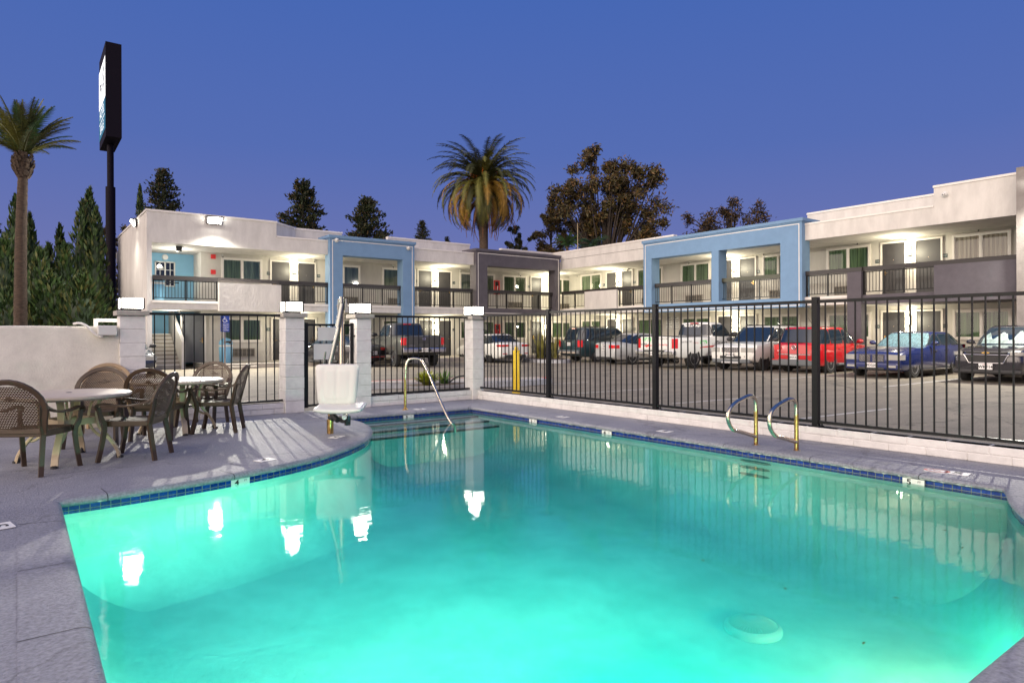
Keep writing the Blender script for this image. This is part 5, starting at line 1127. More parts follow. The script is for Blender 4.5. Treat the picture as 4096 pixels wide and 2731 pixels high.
        for nm, ok, sg, g in (('windscreen', front, 1, fgm or gm), ('rear_window', rear, -1, rgm or gm)):
            if not ok: continue
            m = MB(); vs = []; ta, tb = (.08, .90) if sg > 0 else (.16, .86); nu, nv = 14, 6
            for v in range(nv + 1):
                t = ta + (tb - ta) * v / nv; hw = s.dim(t)[2] * .90 - .03 * (1 - min(1, min(v, nv - v) / 1.5))
                for u in range(nu + 1): y = hw * (2 * u / nu - 1); vs.append((s.xy(y, t, sg) + sg * .008, y, s.dim(t)[3] + .004))
            m.add(vs, [(v * (nu + 1) + u, v * (nu + 1) + u + 1, (v + 1) * (nu + 1) + u + 1, (v + 1) * (nu + 1) + u) for v in range(nv) for u in range(nu)]); w_ = m.build(nm, g, s.t, smooth=True, angle=0); s.seal(vs, nu, nv, w_, sg * .004, 0)
    def seams(s, xs, z=(.06, 1.)):
        m = MB()
        for x in xs:
            for sd in (-1, 1):
                P = [s.side(x, z[0] + (z[1] - z[0]) * k / 6, sd, .0015) for k in range(7)]; Q = [s.side(x + .009, z[0] + (z[1] - z[0]) * k / 6, sd, .0015) for k in range(7)]
                m.add(P + Q, [(k, k + 1, 8 + k, 7 + k) for k in range(6)])
        m.build('door_gap', 'ink', s.t)
    def handles(s, xs, mt='chrome', zf=.80):
        for x in xs:
            for sd in (-1, 1): p = s.side(x, zf, sd, .0); MB().box((x - .10, p[1] - .005, p[2] - .015), (x + .10, p[1] + sd * .035, p[2] + .015)).build('door_handle', mt, s.t, bevel=.008)
    def mirrors(s, x, mt=None, sz=1., arm=0.):
        for sd in (-1, 1):
            y = sd * (s.wbk + .11 + arm); m = MB(); m.ell((x, y, s.z0 + .14), (.075 * sz, .12 * sz, .075 * sz)); m.bar((x, sd * (s.wbk - .03), s.z0 + .09), (x, y, s.z0 + .10), .05, .04); m.build('mirror', mt or s.mat, s.t, smooth=True)
    def lights(s, nm, mt, x, y, z, r, front=True, bev=True):
        for sd in (-1, 1): m = MB(); m.ell((x, sd * y, z), r, 0, 14, 10); m.build(nm, mt, s.t, smooth=True)
    def corner(s, nm, mt, xe, sx, y0, y1, z0, z1, dp=.18, side=.03):            # lamp block wrapped round a corner of the body
        for sd in (-1, 1):
            m = MB(); k = sx
            def yl(x, zf): return s.side(x, zf, 1, .012)[1]
            n = 5; vs = []
            for z in (z0, (z0 + z1) / 2, z1):
                zf = .75
                vs.append((xe + k * .014, sd * y0, z))
                for i in range(n + 1):
                    x = xe - k * dp * i / n + k * .012; xx = min(max(x, s.x0 + .001), s.x1 - .001); rr = s.ring(xx); yy = max(p[1] for p in rr) + .012
                    vs.append((x if i else xe + k * .012, sd * min(yy, y1 + (.5 if i else 0)) if i else sd * min(yy - .02, y1), z))
            w = n + 2; fs = [(r_ * w + i, r_ * w + i + 1, (r_ + 1) * w + i + 1, (r_ + 1) * w + i) for r_ in range(2) for i in range(w - 1)]
            back = len(vs); vs.append((xe - k * dp, sd * y0, z0)); vs.append((xe - k * dp, sd * y0, z1))
            fs += [tuple(range(w)) + (back,), tuple(range(3 * w - 1, 2 * w - 1, -1)) + (back + 1,)]
            m.add(vs, fs); m.build(nm, mt, s.t, smooth=True, angle=45)
    def plate(s, x, z, txt, back, w=.31, h=.155, red=False, mt='plate', fmat='plastic_black'):
        sg = -1 if back else 1; m = MB(); m.box((x, -w / 2, z - h / 2), (x + sg * .012, w / 2, z + h / 2)); m.box((x, -w / 2 - .012, z - h / 2 - .012), (x + sg * .008, w / 2 + .012, z + h / 2 + .012), 2)
        m.text(txt, h * .62, lambda a, b, c: (x + sg * .0135, sg * a, z - .012 + b), 1, bold=.003); m.text('California', h * .2, lambda a, b, c: (x + sg * .0135, sg * a, z + h * .36 + b), 3)
        m.build('number_plate', [mt, 'ink', fmat, 'signred'], s.t)
    def boxp(s, nm, mt, a, b, bev=.0): return MB().box(a, b).build(nm, mt, s.t, bevel=bev)
    def flank(s, body, size, x, zf, mt, sd=-1, o=.004, bold=.0, italic=False):   # writing on the flank
        m = MB(); zz = s.side(x, zf, sd)[2]
        def fn(a, b, c):
            p = s.side(x + (a if sd < 0 else -a), zf, sd, o); z0, z1 = s.side(x, 0, sd)[2], s.side(x, 1, sd)[2]; q = s.side(x + (a if sd < 0 else -a), min(1, max(0, (zz + b - z0) / (z1 - z0))), sd, o); return q
        m.text(body, size, fn, 0, bold=bold); return m.build('lettering', mt, s.t)

def norm(v): l = math.hypot(*v); return (v[0] / l, v[1] / l)
# 1 dark grey lifted pickup
c = Car('pickup_truck', 'lifted dark grey pickup truck seen from behind through the short fence', 'pickup truck', (14.42, 26.62), norm((.16, .98)), paint('dark_grey_paint', (.060, .062, .058)), 2.02, 1.97, 3.45, 1.22, .95, .43, .52,
        [(-1.22, 1.36), (.95, 1.38), (2.7, 1.36), (3.2, 1.32), (4.4, 1.22)], 1.36, (.98, 2.85, 1.12, 2.30), rim='chrome', spokes=8, tail=.97)
c.glass([1.62], ra=.12); c.seams([.93, 1.62, 2.72]); c.handles([1.80, 1.25], 'plastic_black'); c.mirrors(2.55, 'plastic_black', 1.3, .08)
c.boxp('bed_liner', 'plastic_black', (-1.12, -.82, 1.37), (.85, .82, 1.402)); c.boxp('tailgate', paint('tailgate_paint', (.045, .046, .044)), (-1.25, -.76, .88), (-1.2, .76, 1.36), .01)
c.boxp('tailgate_recess', 'plastic_black', (-1.256, -.25, 1.05), (-1.24, .25, 1.28), .01); m = MB(); m.cyl((-1.25, 0, 1.25), (-1.265, 0, 1.25), .075, n=20); m.build('badge', 'chrome', c.t)
c.boxp('rear_bumper', 'chrome', (-1.36, -.99, .66), (-1.16, .99, .86), .03); c.boxp('bumper_step', 'plastic_black', (-1.365, -.30, .70), (-1.2, .30, .82))
c.corner('tail_lamp', 'taillight', -1.22, -1, .80, .93, .98, 1.30, .12); c.plate(-1.366, .77, '8A2B399', True)
c.boxp('brake_lamp', 'taillight', (1.04, -.18, 1.90), (1.09, .18, 1.94)); m = MB(); m.text('TITAN', .10, lambda a, b, k: (-1.252, .56 - a, .95 + b), 0); m.text('V8', .06, lambda a, b, k: (-1.252, -.6 - a, .95 + b), 0); m.build('lettering', 'chrome', c.t)
m = MB(); m.tube([(-1.3, 0, .62), (-.9, 0, .62)], .035, 8); m.bar((-1.1, -.6, .56), (-1.1, .6, .56), .08, .08); m.cyl((0, -.8, .43), (0, .8, .43), .06); m.ell((0, 0, .43), (.14, .14, .14)); m.build('hitch_and_axle', 'undershade', c.t)
m = MB()
for y in (-.62, .60): m.add([(1.0 + .10, y + a, 1.62 + b) for a, b in ((-.07, 0), (0, .06), (.07, .02), (.03, -.04), (-.03, -.03))], [(0, 1, 2, 3, 4)])
# 2 black sedan behind the gate
f2 = norm((-.45, .89))
c = Car('parked_car', 'black sedan with red tail lamps behind the pool gate and pillar', 'car', (12.42, 28.35), f2, paint('black_paint', (.010, .009, .012)), 1.85, 1.44, 2.85, .98, .86, .34, .20,
        [(-.98, .94), (-.6, 1.0), (0, 1.0), (1.9, .95), (2.6, .88), (3.3, .74), (3.71, .60)], .95, (-.55, 2.35, .35, 1.55), spokes=7, wr=.68)
c.glass([.55, 1.05 + .2]); c.seams([.35, 1.3, 2.3]); c.mirrors(2.0); c.corner('tail_lamp', 'taillight', -.98, -1, .42, .84, .74, .86, .25); c.boxp('rear_reflector', 'taillight', (-.99, -.75, .42), (-.96, .75, .45)); c.plate(-.995, .62, '8KRA511', True)
# 3 white sedan
c = Car('parked_car', 'white sedan seen from behind beside the corner pillar and yellow post', 'car', (19.98, 27.35), norm((.085, .996)), paint('white_paint', (.66, .66, .64)), 1.86, 1.44, 2.85, 1.10, .97, .345, .20,
        [(-1.10, .98), (-.5, 1.03), (0, 1.0), (2.0, .95), (2.7, .90), (3.4, .78), (3.82, .62)], .97, (-.72, 2.35, .30, 1.50), rim='rimdark', spokes=5, wr=.68)
c.glass([.55, 1.28]); c.seams([.32, 1.3, 2.3]); c.handles([.75, 1.7], paint('white_handle', (.6, .6, .58))); c.mirrors(2.0)
c.corner('tail_lamp', 'taillight', -1.10, -1, .36, .82, .82, .92, .30); c.boxp('bumper_insert', 'plastic_black', (-1.115, -.62, .26), (-1.0, .62, .42), .02); c.boxp('trim_strip', 'chrome', (-1.112, -.36, .86), (-1.09, .36, .875)); c.plate(-1.106, .72, '8TJL204', True)
for y in (-.62, .62): c.boxp('rear_reflector', 'taillight', (-1.108, y - .13, .45), (-1.08, y + .13, .49)); 
m = MB(); m.tube([(.15, 0, 1.43), (.0, 0, 1.50)], [.05, .01], 6); m.build('roof_fin', 'plastic_black', c.t)
# 4 dark teal SUV
c = Car('parked_suv', 'dark teal boxy family car seen from behind left of the silver sedan', 'suv', (23.75, 25.25), norm((.99, -.10)), paint('teal_paint', (.013, .036, .046)), 1.97, 1.76, 2.70, 1.10, .95, .38, .26,
        [(-1.10, 1.10), (2.3, 1.10), (2.7, 1.05), (3.65, .92)], 1.10, (-1.02, 2.45, -.72, 1.55), spokes=5, wr=.80, tail=.96)
c.glass([.0, .95], ra=.10); c.seams([.45, 1.4, 2.35]); c.handles([.62, 1.6], 'plastic_black'); c.mirrors(2.05, 'plastic_black')
c.corner('tail_lamp', 'taillight', -1.10, -1, .74, .93, .78, 1.12, .16); c.boxp('rear_bumper', 'grey_clad', (-1.19, -.90, .42), (-1.0, .90, .62), .04); c.boxp('bumper_guard', mat('bumper_tan', (.32, .27, .22), .6), (-1.205, -.72, .44), (-1.1, .72, .53), .02); c.plate(-1.115, .92, '5HBN162', True); c.boxp('brake_lamp', 'taillight', (-.80, -.16, 1.69), (-.74, .16, 1.73))
m = MB(); m.text('H', .13, lambda a, b, k: (-1.112, -a, 1.07 + b), 0, bold=.008, sx=1.2); m.text('PILOT', .06, lambda a, b, k: (-1.108, -.55 - a, .74 + b), 0, sx=1.4); m.build('badge', 'chrome', c.t)
m = MB()
for sd in (-1, 1): m.tube([(-.6, sd * .70, 1.77), (-.5, sd * .70, 1.81), (1.2, sd * .70, 1.81), (1.35, sd * .70, 1.77)], .02, 6)
m.build('roof_rail', 'plastic_black', c.t)
# 5 silver sedan
c = Car('parked_car', 'silver sedan seen from behind between the teal car and white pickup', 'car', (23.25, 22.25), norm((.98, -.16)), paint('silver_paint', (.46, .47, .48), .3, .6, .3), 1.78, 1.45, 2.70, 1.04, .92, .325, .20,
        [(-1.04, 1.00), (-.5, 1.04), (0, 1.0), (1.9, .95), (2.6, .88), (3.2, .76), (3.62, .62)], .97, (-.62, 2.25, .30, 1.40), spokes=10, wr=.70)
c.glass([.5, 1.2]); c.seams([.3, 1.25, 2.2]); c.handles([.7, 1.6], 'chrome'); c.mirrors(1.95)
c.corner('tail_lamp', 'taillight', -1.04, -1, .42, .80, .76, .92, .28); c.boxp('bumper_insert', 'plastic_black', (-1.05, -.60, .24), (-.95, .60, .36), .02); c.plate(-1.046, .74, '7PRE831', True); m = MB(); m.tube([(-1.05, .075 * math.cos(a * .5), .90 + .05 * math.sin(a * .5)) for a in range(13)], .009, 5, closed=False); m.tube([(-1.05, .03 * math.cos(a * .5), .90 + .05 * math.sin(a * .5)) for a in range(13)], .007, 5); m.text('Corolla', .06, lambda a, b, k: (-1.046, .5 - a, .70 + b)); m.build('badge', 'chrome', c.t)
# 6 white rental pickup
c = Car('pickup_truck', 'white rental pickup truck with green price and red stripe decals', 'pickup truck', (22.42, 18.37), norm((1, .03)), paint('rental_white_paint', (.68, .68, .66)), 2.06, 1.92, 3.56, 1.22, .95, .42, .42,
        [(-1.22, 1.30), (1.25, 1.32), (2.8, 1.30), (3.4, 1.25), (4.5, 1.12)], 1.32, (1.28, 2.95, 1.42, 2.35), spokes=6, tail=.97)
c.glass([], ra=.13); c.seams([1.24, 2.72]); c.handles([1.55], 'plastic_black'); c.mirrors(2.6, 'plastic_black', 1.5, .12)
c.boxp('bed_liner', 'plastic_black', (-1.12, -.84, 1.31), (1.15, .84, 1.342)); c.boxp('tailgate', paint('tailgate_white', (.66, .66, .64)), (-1.25, -.78, .80), (-1.2, .78, 1.31), .012)
c.boxp('rear_bumper', 'chrome', (-1.38, -1.0, .56), (-1.16, 1.0, .76), .04); c.boxp('bumper_step', 'plastic_black', (-1.385, -.55, .70), (-1.2, .55, .765)); c.plate(-1.386, .63, '1937A2', True); c.corner('tail_lamp', 'taillight', -1.22, -1, .81, .95, .84, 1.24, .13)
c.boxp('brake_lamp', 'taillight', (1.36, -.20, 1.87), (1.42, .20, 1.91)); c.boxp('running_board', 'chrome', (1.3, -1.02, .38), (2.8, -.88, .44), .02)
tg = lambda y0, z0: (lambda a, b, k: (-1.2535, y0 - a, z0 + b)); m = MB()
m.text('$19.95', .17, tg(.45, 1.20), 1, bold=.012); m.text('IN-TOWN', .045, tg(.25, 1.08), 1); m.text('Truck Share 24/7', .085, tg(-.36, 1.23), 2); m.text('U-HAUL', .10, tg(.60, 1.00), 2, bold=.004); m.text('U-Haul App', .095, tg(-.42, .99), 3, bold=.003)
m.add([tg(0, 0)(a, b, 0) for a, b in ((-.70, .93), (-.45, .97), (-.36, 1.02), (-.30, .97), (-.06, .96), (-.40, .90), (-.50, .86), (-.52, .91))], [tuple(range(8))], 3)
m.build('tailgate_decal', ['signwhite', 'green', 'ink', 'signred'], c.t)
m = MB(); g0 = Vector((1.28, 0, c.z0)); gn = Vector((1.42 - 1.28, 0, c.z1 - c.z0)).normalized(); m.text('Need a Pickup?', .145, lambda a, b, k: (c.xy(-a + .1, .80 + b / (c.z1 - c.z0), -1) - .014, -a + .1, c.dim(.80 + b / (c.z1 - c.z0))[3]), 0, bold=.004); m.build('window_lettering', 'signwhite', c.t)
c.flank('$19.95', .17, .62, .76, 'green', bold=.012); c.flank('Truck Share 24/7', .11, -.55, .80, 'ink'); c.flank('U-Haul App', .07, .08, .74, 'signred'); c.flank('U-HAUL', .20, 2.0, .66, 'ink', bold=.01)
m = MB(); P = []
for k in range(13): x = .35 + 1.15 * k / 12; P += [c.side(x, .46 + .04 * math.sin(k / 12 * PI) - .0 * k, -1, .004), c.side(x, .50 + .05 * math.sin(k / 12 * PI) + .10 * (k / 12) ** 3, -1, .004)]
m.add(P, [(2 * k, 2 * k + 2, 2 * k + 3, 2 * k + 1) for k in range(12)]); m.build('red_stripe', 'signred', c.t)
m = MB(); P = []
for k in range(13): x = .85 + 1.9 * k / 12; P += [c.side(x, .06, -1, .003), c.side(x, .12 + .30 * math.sin(min(1, k / 6) * PI / 2), -1, .003)]
m.add(P, [(2 * k, 2 * k + 2, 2 * k + 3, 2 * k + 1) for k in range(12)]); m.build('grey_swoosh', mat('decal_grey', (.34, .34, .37), .4), c.t)
# 7 white off-roader facing the camera
f7 = norm((-1, -.06)); wb = 2.66; fa = (22.98, 15.45)
c = Car('parked_suv', 'white square off-roader facing the pool beside the red car', 'suv', (fa[0] - f7[0] * wb, fa[1] - f7[1] * wb), f7, paint('offroader_white', (.66, .66, .63)), 1.90, 1.74, wb, .95, .88, .37, .30,
        [(-.95, 1.10), (2.0, 1.10), (2.55, 1.06), (3.2, 1.01), (3.54, .90)], 1.12, (-.86, 2.28, -.66, 1.45), rim='rimdark', spokes=10, wr=.78, nose=.93)
c.glass([.0, .95], ra=.12); c.seams([.42, 1.42, 2.25], (.1, 1)); c.handles([.6, 1.6], 'plastic_black'); c.mirrors(1.95, 'plastic_black', 1.1)
xf = c.x1; c.boxp('grille', 'plastic_black', (xf - .05, -.38, .72), (xf + .008, .38, .90), .01); m = MB()
for z in (.755, .81, .865): m.box((xf + .008, -.37, z - .012), (xf + .022, .37, z + .012))
for k in range(9): m.box((xf + .008, -.36 + .09 * k - .006, .73), (xf + .018, -.36 + .09 * k + .006, .89))
m.build('grille_bars', 'chrome', c.t); c.corner('headlight', 'headlight', xf, 1, .45, .82, .72, .90, .24); c.boxp('bumper', 'grey_clad', (xf - .25, -.80, .30), (xf + .03, .80, .46), .04); c.boxp('air_intake', 'plastic_black', (xf - .1, -.45, .47), (xf + .018, .45, .58), .015); c.boxp('skid_plate', 'rim', (xf - .1, -.38, .28), (xf + .045, .38, .36), .02)
c.lights('fog_lamp', 'headlight', xf - .02, .60, .56, (.03, .05, .05)); c.plate(xf + .02, .63, '8DUF210', False); m = MB(); m.text('LAND ROVER', .075, lambda a, b, k: (xf - .13, a, 1.0 + b * .5), 0, sx=1.7); m.build('lettering', 'ink', c.t)
m = MB()
for sd in (-1, 1): m.tube([(-.5, sd * .68, 1.75), (-.4, sd * .68, 1.79), (1.1, sd * .68, 1.79), (1.2, sd * .68, 1.75)], .02, 6)
m.build('roof_rail', 'plastic_black', c.t); MB().box((-.2, -.55, 1.735), (1.3, .55, 1.752)).build('sunroof', 'carglass', c.t)
# 8 red SUV
c = Car('parked_suv', 'bright red compact car seen from behind by the tall fence post', 'suv', (23.5, 13.05), (1, .0), paint('red_paint', (.42, .008, .012), .22, 1.), 1.81, 1.67, 2.60, .92, .92, .35, .24,
        [(-.92, 1.06), (2.2, 1.05), (2.7, 1.0), (3.52, .82)], 1.06, (-.86, 2.35, -.55, 1.45), spokes=5, wr=.76, tail=.93)
c.glass([.05, .95], ra=.16); c.seams([.42, 1.4, 2.3]); c.handles([.6, 1.6], c.mat); c.mirrors(2.0, c.mat, 1.1)
c.corner('tail_lamp', mat('red_clear_lamp', (.62, .06, .06), .15, coat=1), -.92, -1, .50, .83, .84, 1.02, .22); c.boxp('rear_bumper', 'grey_clad', (-.99, -.86, .26), (-.84, .86, .50), .05); c.boxp('chrome_strip', 'chrome', (-.935, -.62, .66), (-.90, .62, .69)); c.plate(-.936, .58, 'BR0CKY', True)
for y in (-.72, .72): c.boxp('rear_reflector', 'taillight', (-.995, y - .13, .47), (-.95, y + .13, .50))
m = MB(); m.tube([(-.945, .075 * math.cos(k * .314), .93 + .075 * math.sin(k * .314)) for k in range(20)], .009, 6, closed=True)
for a, b in (((-.035, .06), (0, .0)), ((0, 0), (.035, .06)), ((-.06, .03), (-.03, -.055)), ((-.03, -.055), (0, -.005)), ((0, -.005), (.03, -.055)), ((.03, -.055), (.06, .03))): m.bar((-.945, a[0], .93 + a[1]), (-.945, b[0], .93 + b[1]), .012, .012)
m.build('badge', 'chrome', c.t); m = MB(); m.bar((-.92, -.25, 1.13), (-.90, .3, 1.15), .02, .02); m.build('rear_wiper', 'plastic_black', c.t); m = MB(); m.tube([(.1, -.2, 1.66), (-.3, -.2, 2.0)], .006, 5); m.build('antenna', 'plastic_black', c.t)
m = MB()
for x in (0, 2.6):
    for sd in (-1, 1):
        P = [(x + .415 * math.cos(R(a)), sd * (max(q[1] for q in c.ring(x + .415 * math.cos(R(a)))) * .985 + .004), .35 + .415 * math.sin(R(a))) for a in range(-5, 186, 10)]; Q = [(x + .36 * 1.07 * math.cos(R(a)), p[1], .35 + .36 * 1.07 * math.sin(R(a))) for a, p in zip(range(-5, 186, 10), P)]; n = len(P); m.add(P + Q, [(k, k + 1, n + k + 1, n + k) for k in range(n - 1)])
m.build('arch_trim', 'grey_clad', c.t)
m = MB()
for sd in (-1, 1): m.tube([(2.2 * .0 + .45, sd * .905, .31), (2.15, sd * .905, .31)], .045, 8)
m.build('sill_trim', 'grey_clad', c.t)
# 9 blue wagon facing the camera
f9 = norm((-1, .02)); wb = 3.05; fa = (23.03, 10.1)
c = Car('parked_car', 'dark blue wagon with silver sunshade facing the pool beside the red car', 'car', (fa[0] - f9[0] * wb, fa[1] - f9[1] * wb), f9, paint('navy_paint', (.012, .022, .105), .22, 1.), 1.88, 1.48, wb, 1.05, .92, .365, .20,
        [(-1.05, 1.06), (1.2, 1.04), (2.1, 1.0), (2.9, .97), (3.6, .88), (3.97, .80)], 1.03, (-.98, 2.15, -.25, 1.25), spokes=5, wr=.70, nose=.93)
c.glass([.25, 1.0], ra=.28, t0=.16, fgm='blueshade'); c.seams([.5, 1.35, 2.25]); c.handles([.72, 1.6], 'plastic_black'); c.mirrors(1.8); xf = c.x1
c.corner('headlight', 'headlight', xf, 1, .52, .80, .585, .755, .26); c.boxp('grille_surround', c.mat, (xf - .06, -.42, .50), (xf + .010, .42, .78), .03)
for y0, y1 in ((-.39, -.03), (.03, .39)):
    c.boxp('grille', 'plastic_black', (xf - .02, y0, .52), (xf + .014, y1, .76), .01); m = MB()
    for k in range(6): m.box((xf + .012, y0 + .012, .54 + .036 * k), (xf + .026, y1 - .012, .555 + .036 * k))
    m.build('grille_bars', 'chrome', c.t)
c.boxp('bumper', c.mat, (xf - .3, -.84, .27), (xf + .05, .84, .50), .07); c.boxp('air_intake', 'plastic_black', (xf, -.40, .27), (xf + .056, .40, .35), .01); c.plate(xf + .052, .42, '5PDG20', False)
for y in (-.64, .64): c.boxp('fog_lamp', 'headlight', (xf + .0, y - .13, .34), (xf + .058, y + .13, .42), .012)
c.boxp('sill_strip', 'chrome', (.45, -.945, .235), (2.55, -.93, .26)); c.boxp('sill_strip', 'chrome', (.45, .93, .235), (2.55, .945, .26)); c.corner('tail_lamp', 'taillight', -1.05, -1, .62, .86, .80, 1.04, .25)
# 10 black SUV at the right edge
f10 = norm((-1, .0)); wb = 2.73; fa = (23.15, 7.0)
c = Car('parked_suv', 'black car with chrome framed grille facing the pool at the right edge', 'suv', (fa[0] - f10[0] * wb, fa[1] - f10[1] * wb), f10, paint('night_paint', (.014, .014, .022), .2, 1.), 1.84, 1.66, wb, 1.0, .93, .37, .24,
        [(-1.0, 1.10), (1.2, 1.08), (2.1, 1.06), (2.7, 1.03), (3.3, .96), (3.66, .84)], 1.08, (-.9, 2.2, -.45, 1.25), spokes=5, wr=.74, nose=.90)
c.glass([.1, .95], ra=.2); c.seams([.42, 1.4, 2.25]); c.handles([.6, 1.6], 'plastic_black'); c.mirrors(1.85); xf = c.x1
m = MB(); rnd = random.Random(4); vs = []; nu, nv = 22, 6
tops = [.52 + .16 * math.sin(u * .9) + rnd.uniform(-.09, .09) for u in range(nu + 1)]
for v in range(nv + 1):
    for u in range(nu + 1): y = -.62 + 1.26 * u / nu; t = .14 + (tops[u] - .14) * v / nv; vs.append((c.xy(y, t, 1) + .010 + .012 * rnd.random(), y, c.dim(t)[3] + .004))
m.add(vs, [(v * (nu + 1) + u, v * (nu + 1) + u + 1, (v + 1) * (nu + 1) + u + 1, (v + 1) * (nu + 1) + u) for v in range(nv) for u in range(nu)]); m.build('folded_sunshade', mat('crumpled_sunshade', (.22, .30, .29), .5, var=.6, scale=6, bump=.5, bscale=9), c.t)
c.corner('headlight', 'headlight', xf, 1, .58, .80, .80, .90, .34); c.boxp('grille', 'plastic_black', (xf - .05, -.50, .58), (xf + .02, .50, .80), .02); m = MB()
for k in range(6): m.box((xf + .02, -.48, .60 + .036 * k), (xf + .028, .48, .612 + .036 * k), 1)
m.tube([(xf + .025, -.56, .82), (xf + .03, -.52, .78), (xf + .03, -.42, .58), (xf + .03, .42, .58), (xf + .03, .52, .78), (xf + .025, .56, .82)], .012, 6); m.tube([(xf + .02, -.56, .815), (xf + .03, 0, .815), (xf + .02, .56, .815)], .012, 6); m.build('grille_surround', ['chrome', 'plastic_black'], c.t)
c.boxp('upper_grille', 'plastic_black', (xf - .1, -.5, .84), (xf + .012, .5, .90), .01); MB().box((xf + .01, -.09, .855), (xf + .035, .09, .885)).box((xf + .01, -.035, .835), (xf + .035, .035, .905)).build('badge', mat('gold_badge', (.70, .42, .10), .3, metal=.8), c.t)
c.boxp('bumper', 'plastic_black', (xf - .3, -.84, .26), (xf + .02, .84, .40), .05); c.plate(xf + .03, .48, '8WMF147', False, .34, .17); c.lights('fog_lamp', 'headlight', xf - .10, .74, .56, (.06, .07, .05))
# 11 dark car at the left, its nose showing past the pillar
f11 = (0, -1); wb = 2.75
c = Car('parked_car', 'dark blue car whose lit front corner shows past the leftmost pillar', 'car', (3.12, 26.4 + .95 + wb), f11, paint('midnight_paint', (.014, .022, .045), .2, 1.), 1.84, 1.46, wb, 1.0, .95, .34, .2,
        [(-1.0, 1.0), (0, 1.0), (1.9, .96), (2.6, .90), (3.3, .80), (3.7, .66)], .97, (-.6, 2.3, .35, 1.45), wr=.68)
c.glass([.55, 1.25]); c.mirrors(1.95, 'plastic_black'); xf = c.x1; c.corner('headlight', 'headlight', xf, 1, .46, .80, .56, .70, .34); c.boxp('grille', 'plastic_black', (xf - .05, -.5, .34), (xf + .01, .5, .58), .02); c.plate(xf + .012, .44, '7XKB920', False)

# ================================================================== TREES
LF1 = [leafmat('cypress_green', (.045, .085, .022)), leafmat('cypress_dark', (.022, .044, .016)), leafmat('cypress_olive', (.092, .100, .028))]
PN1 = [leafmat('pine_green', (.042, .060, .024)), leafmat('pine_dark', (.022, .030, .016)), leafmat('pine_rust', (.105, .072, .028))]
EU1 = [leafmat('gum_olive', (.095, .080, .028)), leafmat('gum_dark', (.045, .034, .020)), leafmat('gum_rust', (.16, .092, .030))]
PM1 = [leafmat('palm_green', (.15, .15, .03)), leafmat('palm_dark', (.06, .066, .020)), leafmat('palm_gold', (.34, .20, .035))]
M['bark'] = mat('tree_bark', (.055, .042, .032), .95, var=.4, scale=6, bump=.8, bscale=20, dist=.03)
M['palmbark'] = mat('palm_bark', (.105, .072, .05), .95, var=.5, scale=3, bump=1., bscale=10, stretch=(2, 2, 9), dist=.05)
M['deadfrond'] = mat('dead_palm_frond', (.20, .09, .035), .9, var=.4, scale=5)
M['orange'] = mat('orange_fruit_stalk', (.62, .13, .01), .6)
def leafquad(m, rnd, c, d, L, w, k, droop=0):
    d = Vector(d).normalized(); s = d.cross(Vector((rnd.uniform(-1, 1), rnd.uniform(-1, 1), rnd.uniform(-1, 1)))).normalized() * w; c = Vector(c)
    m.add([c - d * L * .5, c + s * .5, c + d * L * .5, c - s * .5], [(0, 1, 2, 3)], k)
def pickm(rnd): r = rnd.random(); return 0 if r < .5 else (1 if r < .8 else 2)
def at(px, d): q = ray(px, YH); return (q[0] * d, q[1] * d)
def zpx(px, py, d): return PD(px, py, d)[2]
def cypress(px, top, d, w, label, seed, dens=1., junip=False, group='tall cypresses behind the stucco wall'):
    rnd = random.Random(seed); x, y = at(px, d); h = zpx(px, top, d) - LOT; t = thing('cypress_tree', label, 'tree', (x, y, LOT), 0, group)
    MB().tube([(0, 0, 0), (0, 0, h * .8)], [.14, .03], 7).build('trunk', 'bark', t); m = MB()
    lob = [(rnd.uniform(0, 6.3), rnd.uniform(.1, .75), rnd.uniform(.5, .95)) for _ in range(9)]
    n = int(1500 * dens * (h / 8) * (w / 1.2))
    for i in range(n):
        f = rnd.random() ** 1.25; z = .2 + (h - .25) * f
        pr = (1 - f) ** .62 * min(1, .55 + f * 2.2) if not junip else (1 - f ** 2.2) * .95
        a = rnd.uniform(0, 2 * PI); bump = 1 + .35 * sum(math.exp(-((f - b) / .07) ** 2) * max(0, math.cos(a - q)) * s_ for q, b, s_ in lob); rr = w * pr * bump * (rnd.random() ** .35) * rnd.uniform(.75, 1.05)
        d_ = (math.cos(a) * .35 + rnd.uniform(-.3, .3), math.sin(a) * .35 + rnd.uniform(-.3, .3), 1.0 if not junip else .7)
        leafquad(m, rnd, (math.cos(a) * rr, math.sin(a) * rr, z), d_, rnd.uniform(.25, .5), rnd.uniform(.07, .15), pickm(rnd))
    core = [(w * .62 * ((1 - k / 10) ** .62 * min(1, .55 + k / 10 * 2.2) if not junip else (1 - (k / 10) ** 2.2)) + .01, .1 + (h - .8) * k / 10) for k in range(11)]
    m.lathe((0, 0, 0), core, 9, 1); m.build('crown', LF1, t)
CY = [(-40, 830, 33, 1.3), (63, 778, 32, 1.05), (22, 930, 31, 1.2), (120, 853, 34, 1.0), (160, 985, 31, 1.3), (196, 972, 34, 1.0), (240, 896, 34, .85), (263, 970, 32, 1.15), (333, 796, 33, 1.25), (360, 748, 34, 1.15), (386, 826, 33, 1.05), (562, 739, 52, 1.0)]
names = ['dark cypress at the left edge of the photo', 'tall cypress just behind the palm trunk', 'lower cypress left of the palm trunk', 'slim pointed cypress right of the palm trunk', 'short cypress low in the hedge right of the palm', 'small twin tipped cypress in the low part of the hedge', 'thin spire cypress in the middle of the hedge', 'bushy cypress left of the tall dark pair', 'left one of the tall dark cypress group by the sign pole', 'tallest cypress of the group beside the sign pole', 'right one of the tall dark cypress group by the sign pole', 'narrow cypress rising behind the left roof corner']
for i, ((px, tp, d, w), lb) in enumerate(zip(CY, names)): cypress(px, tp, d, w, lb, 100 + i)
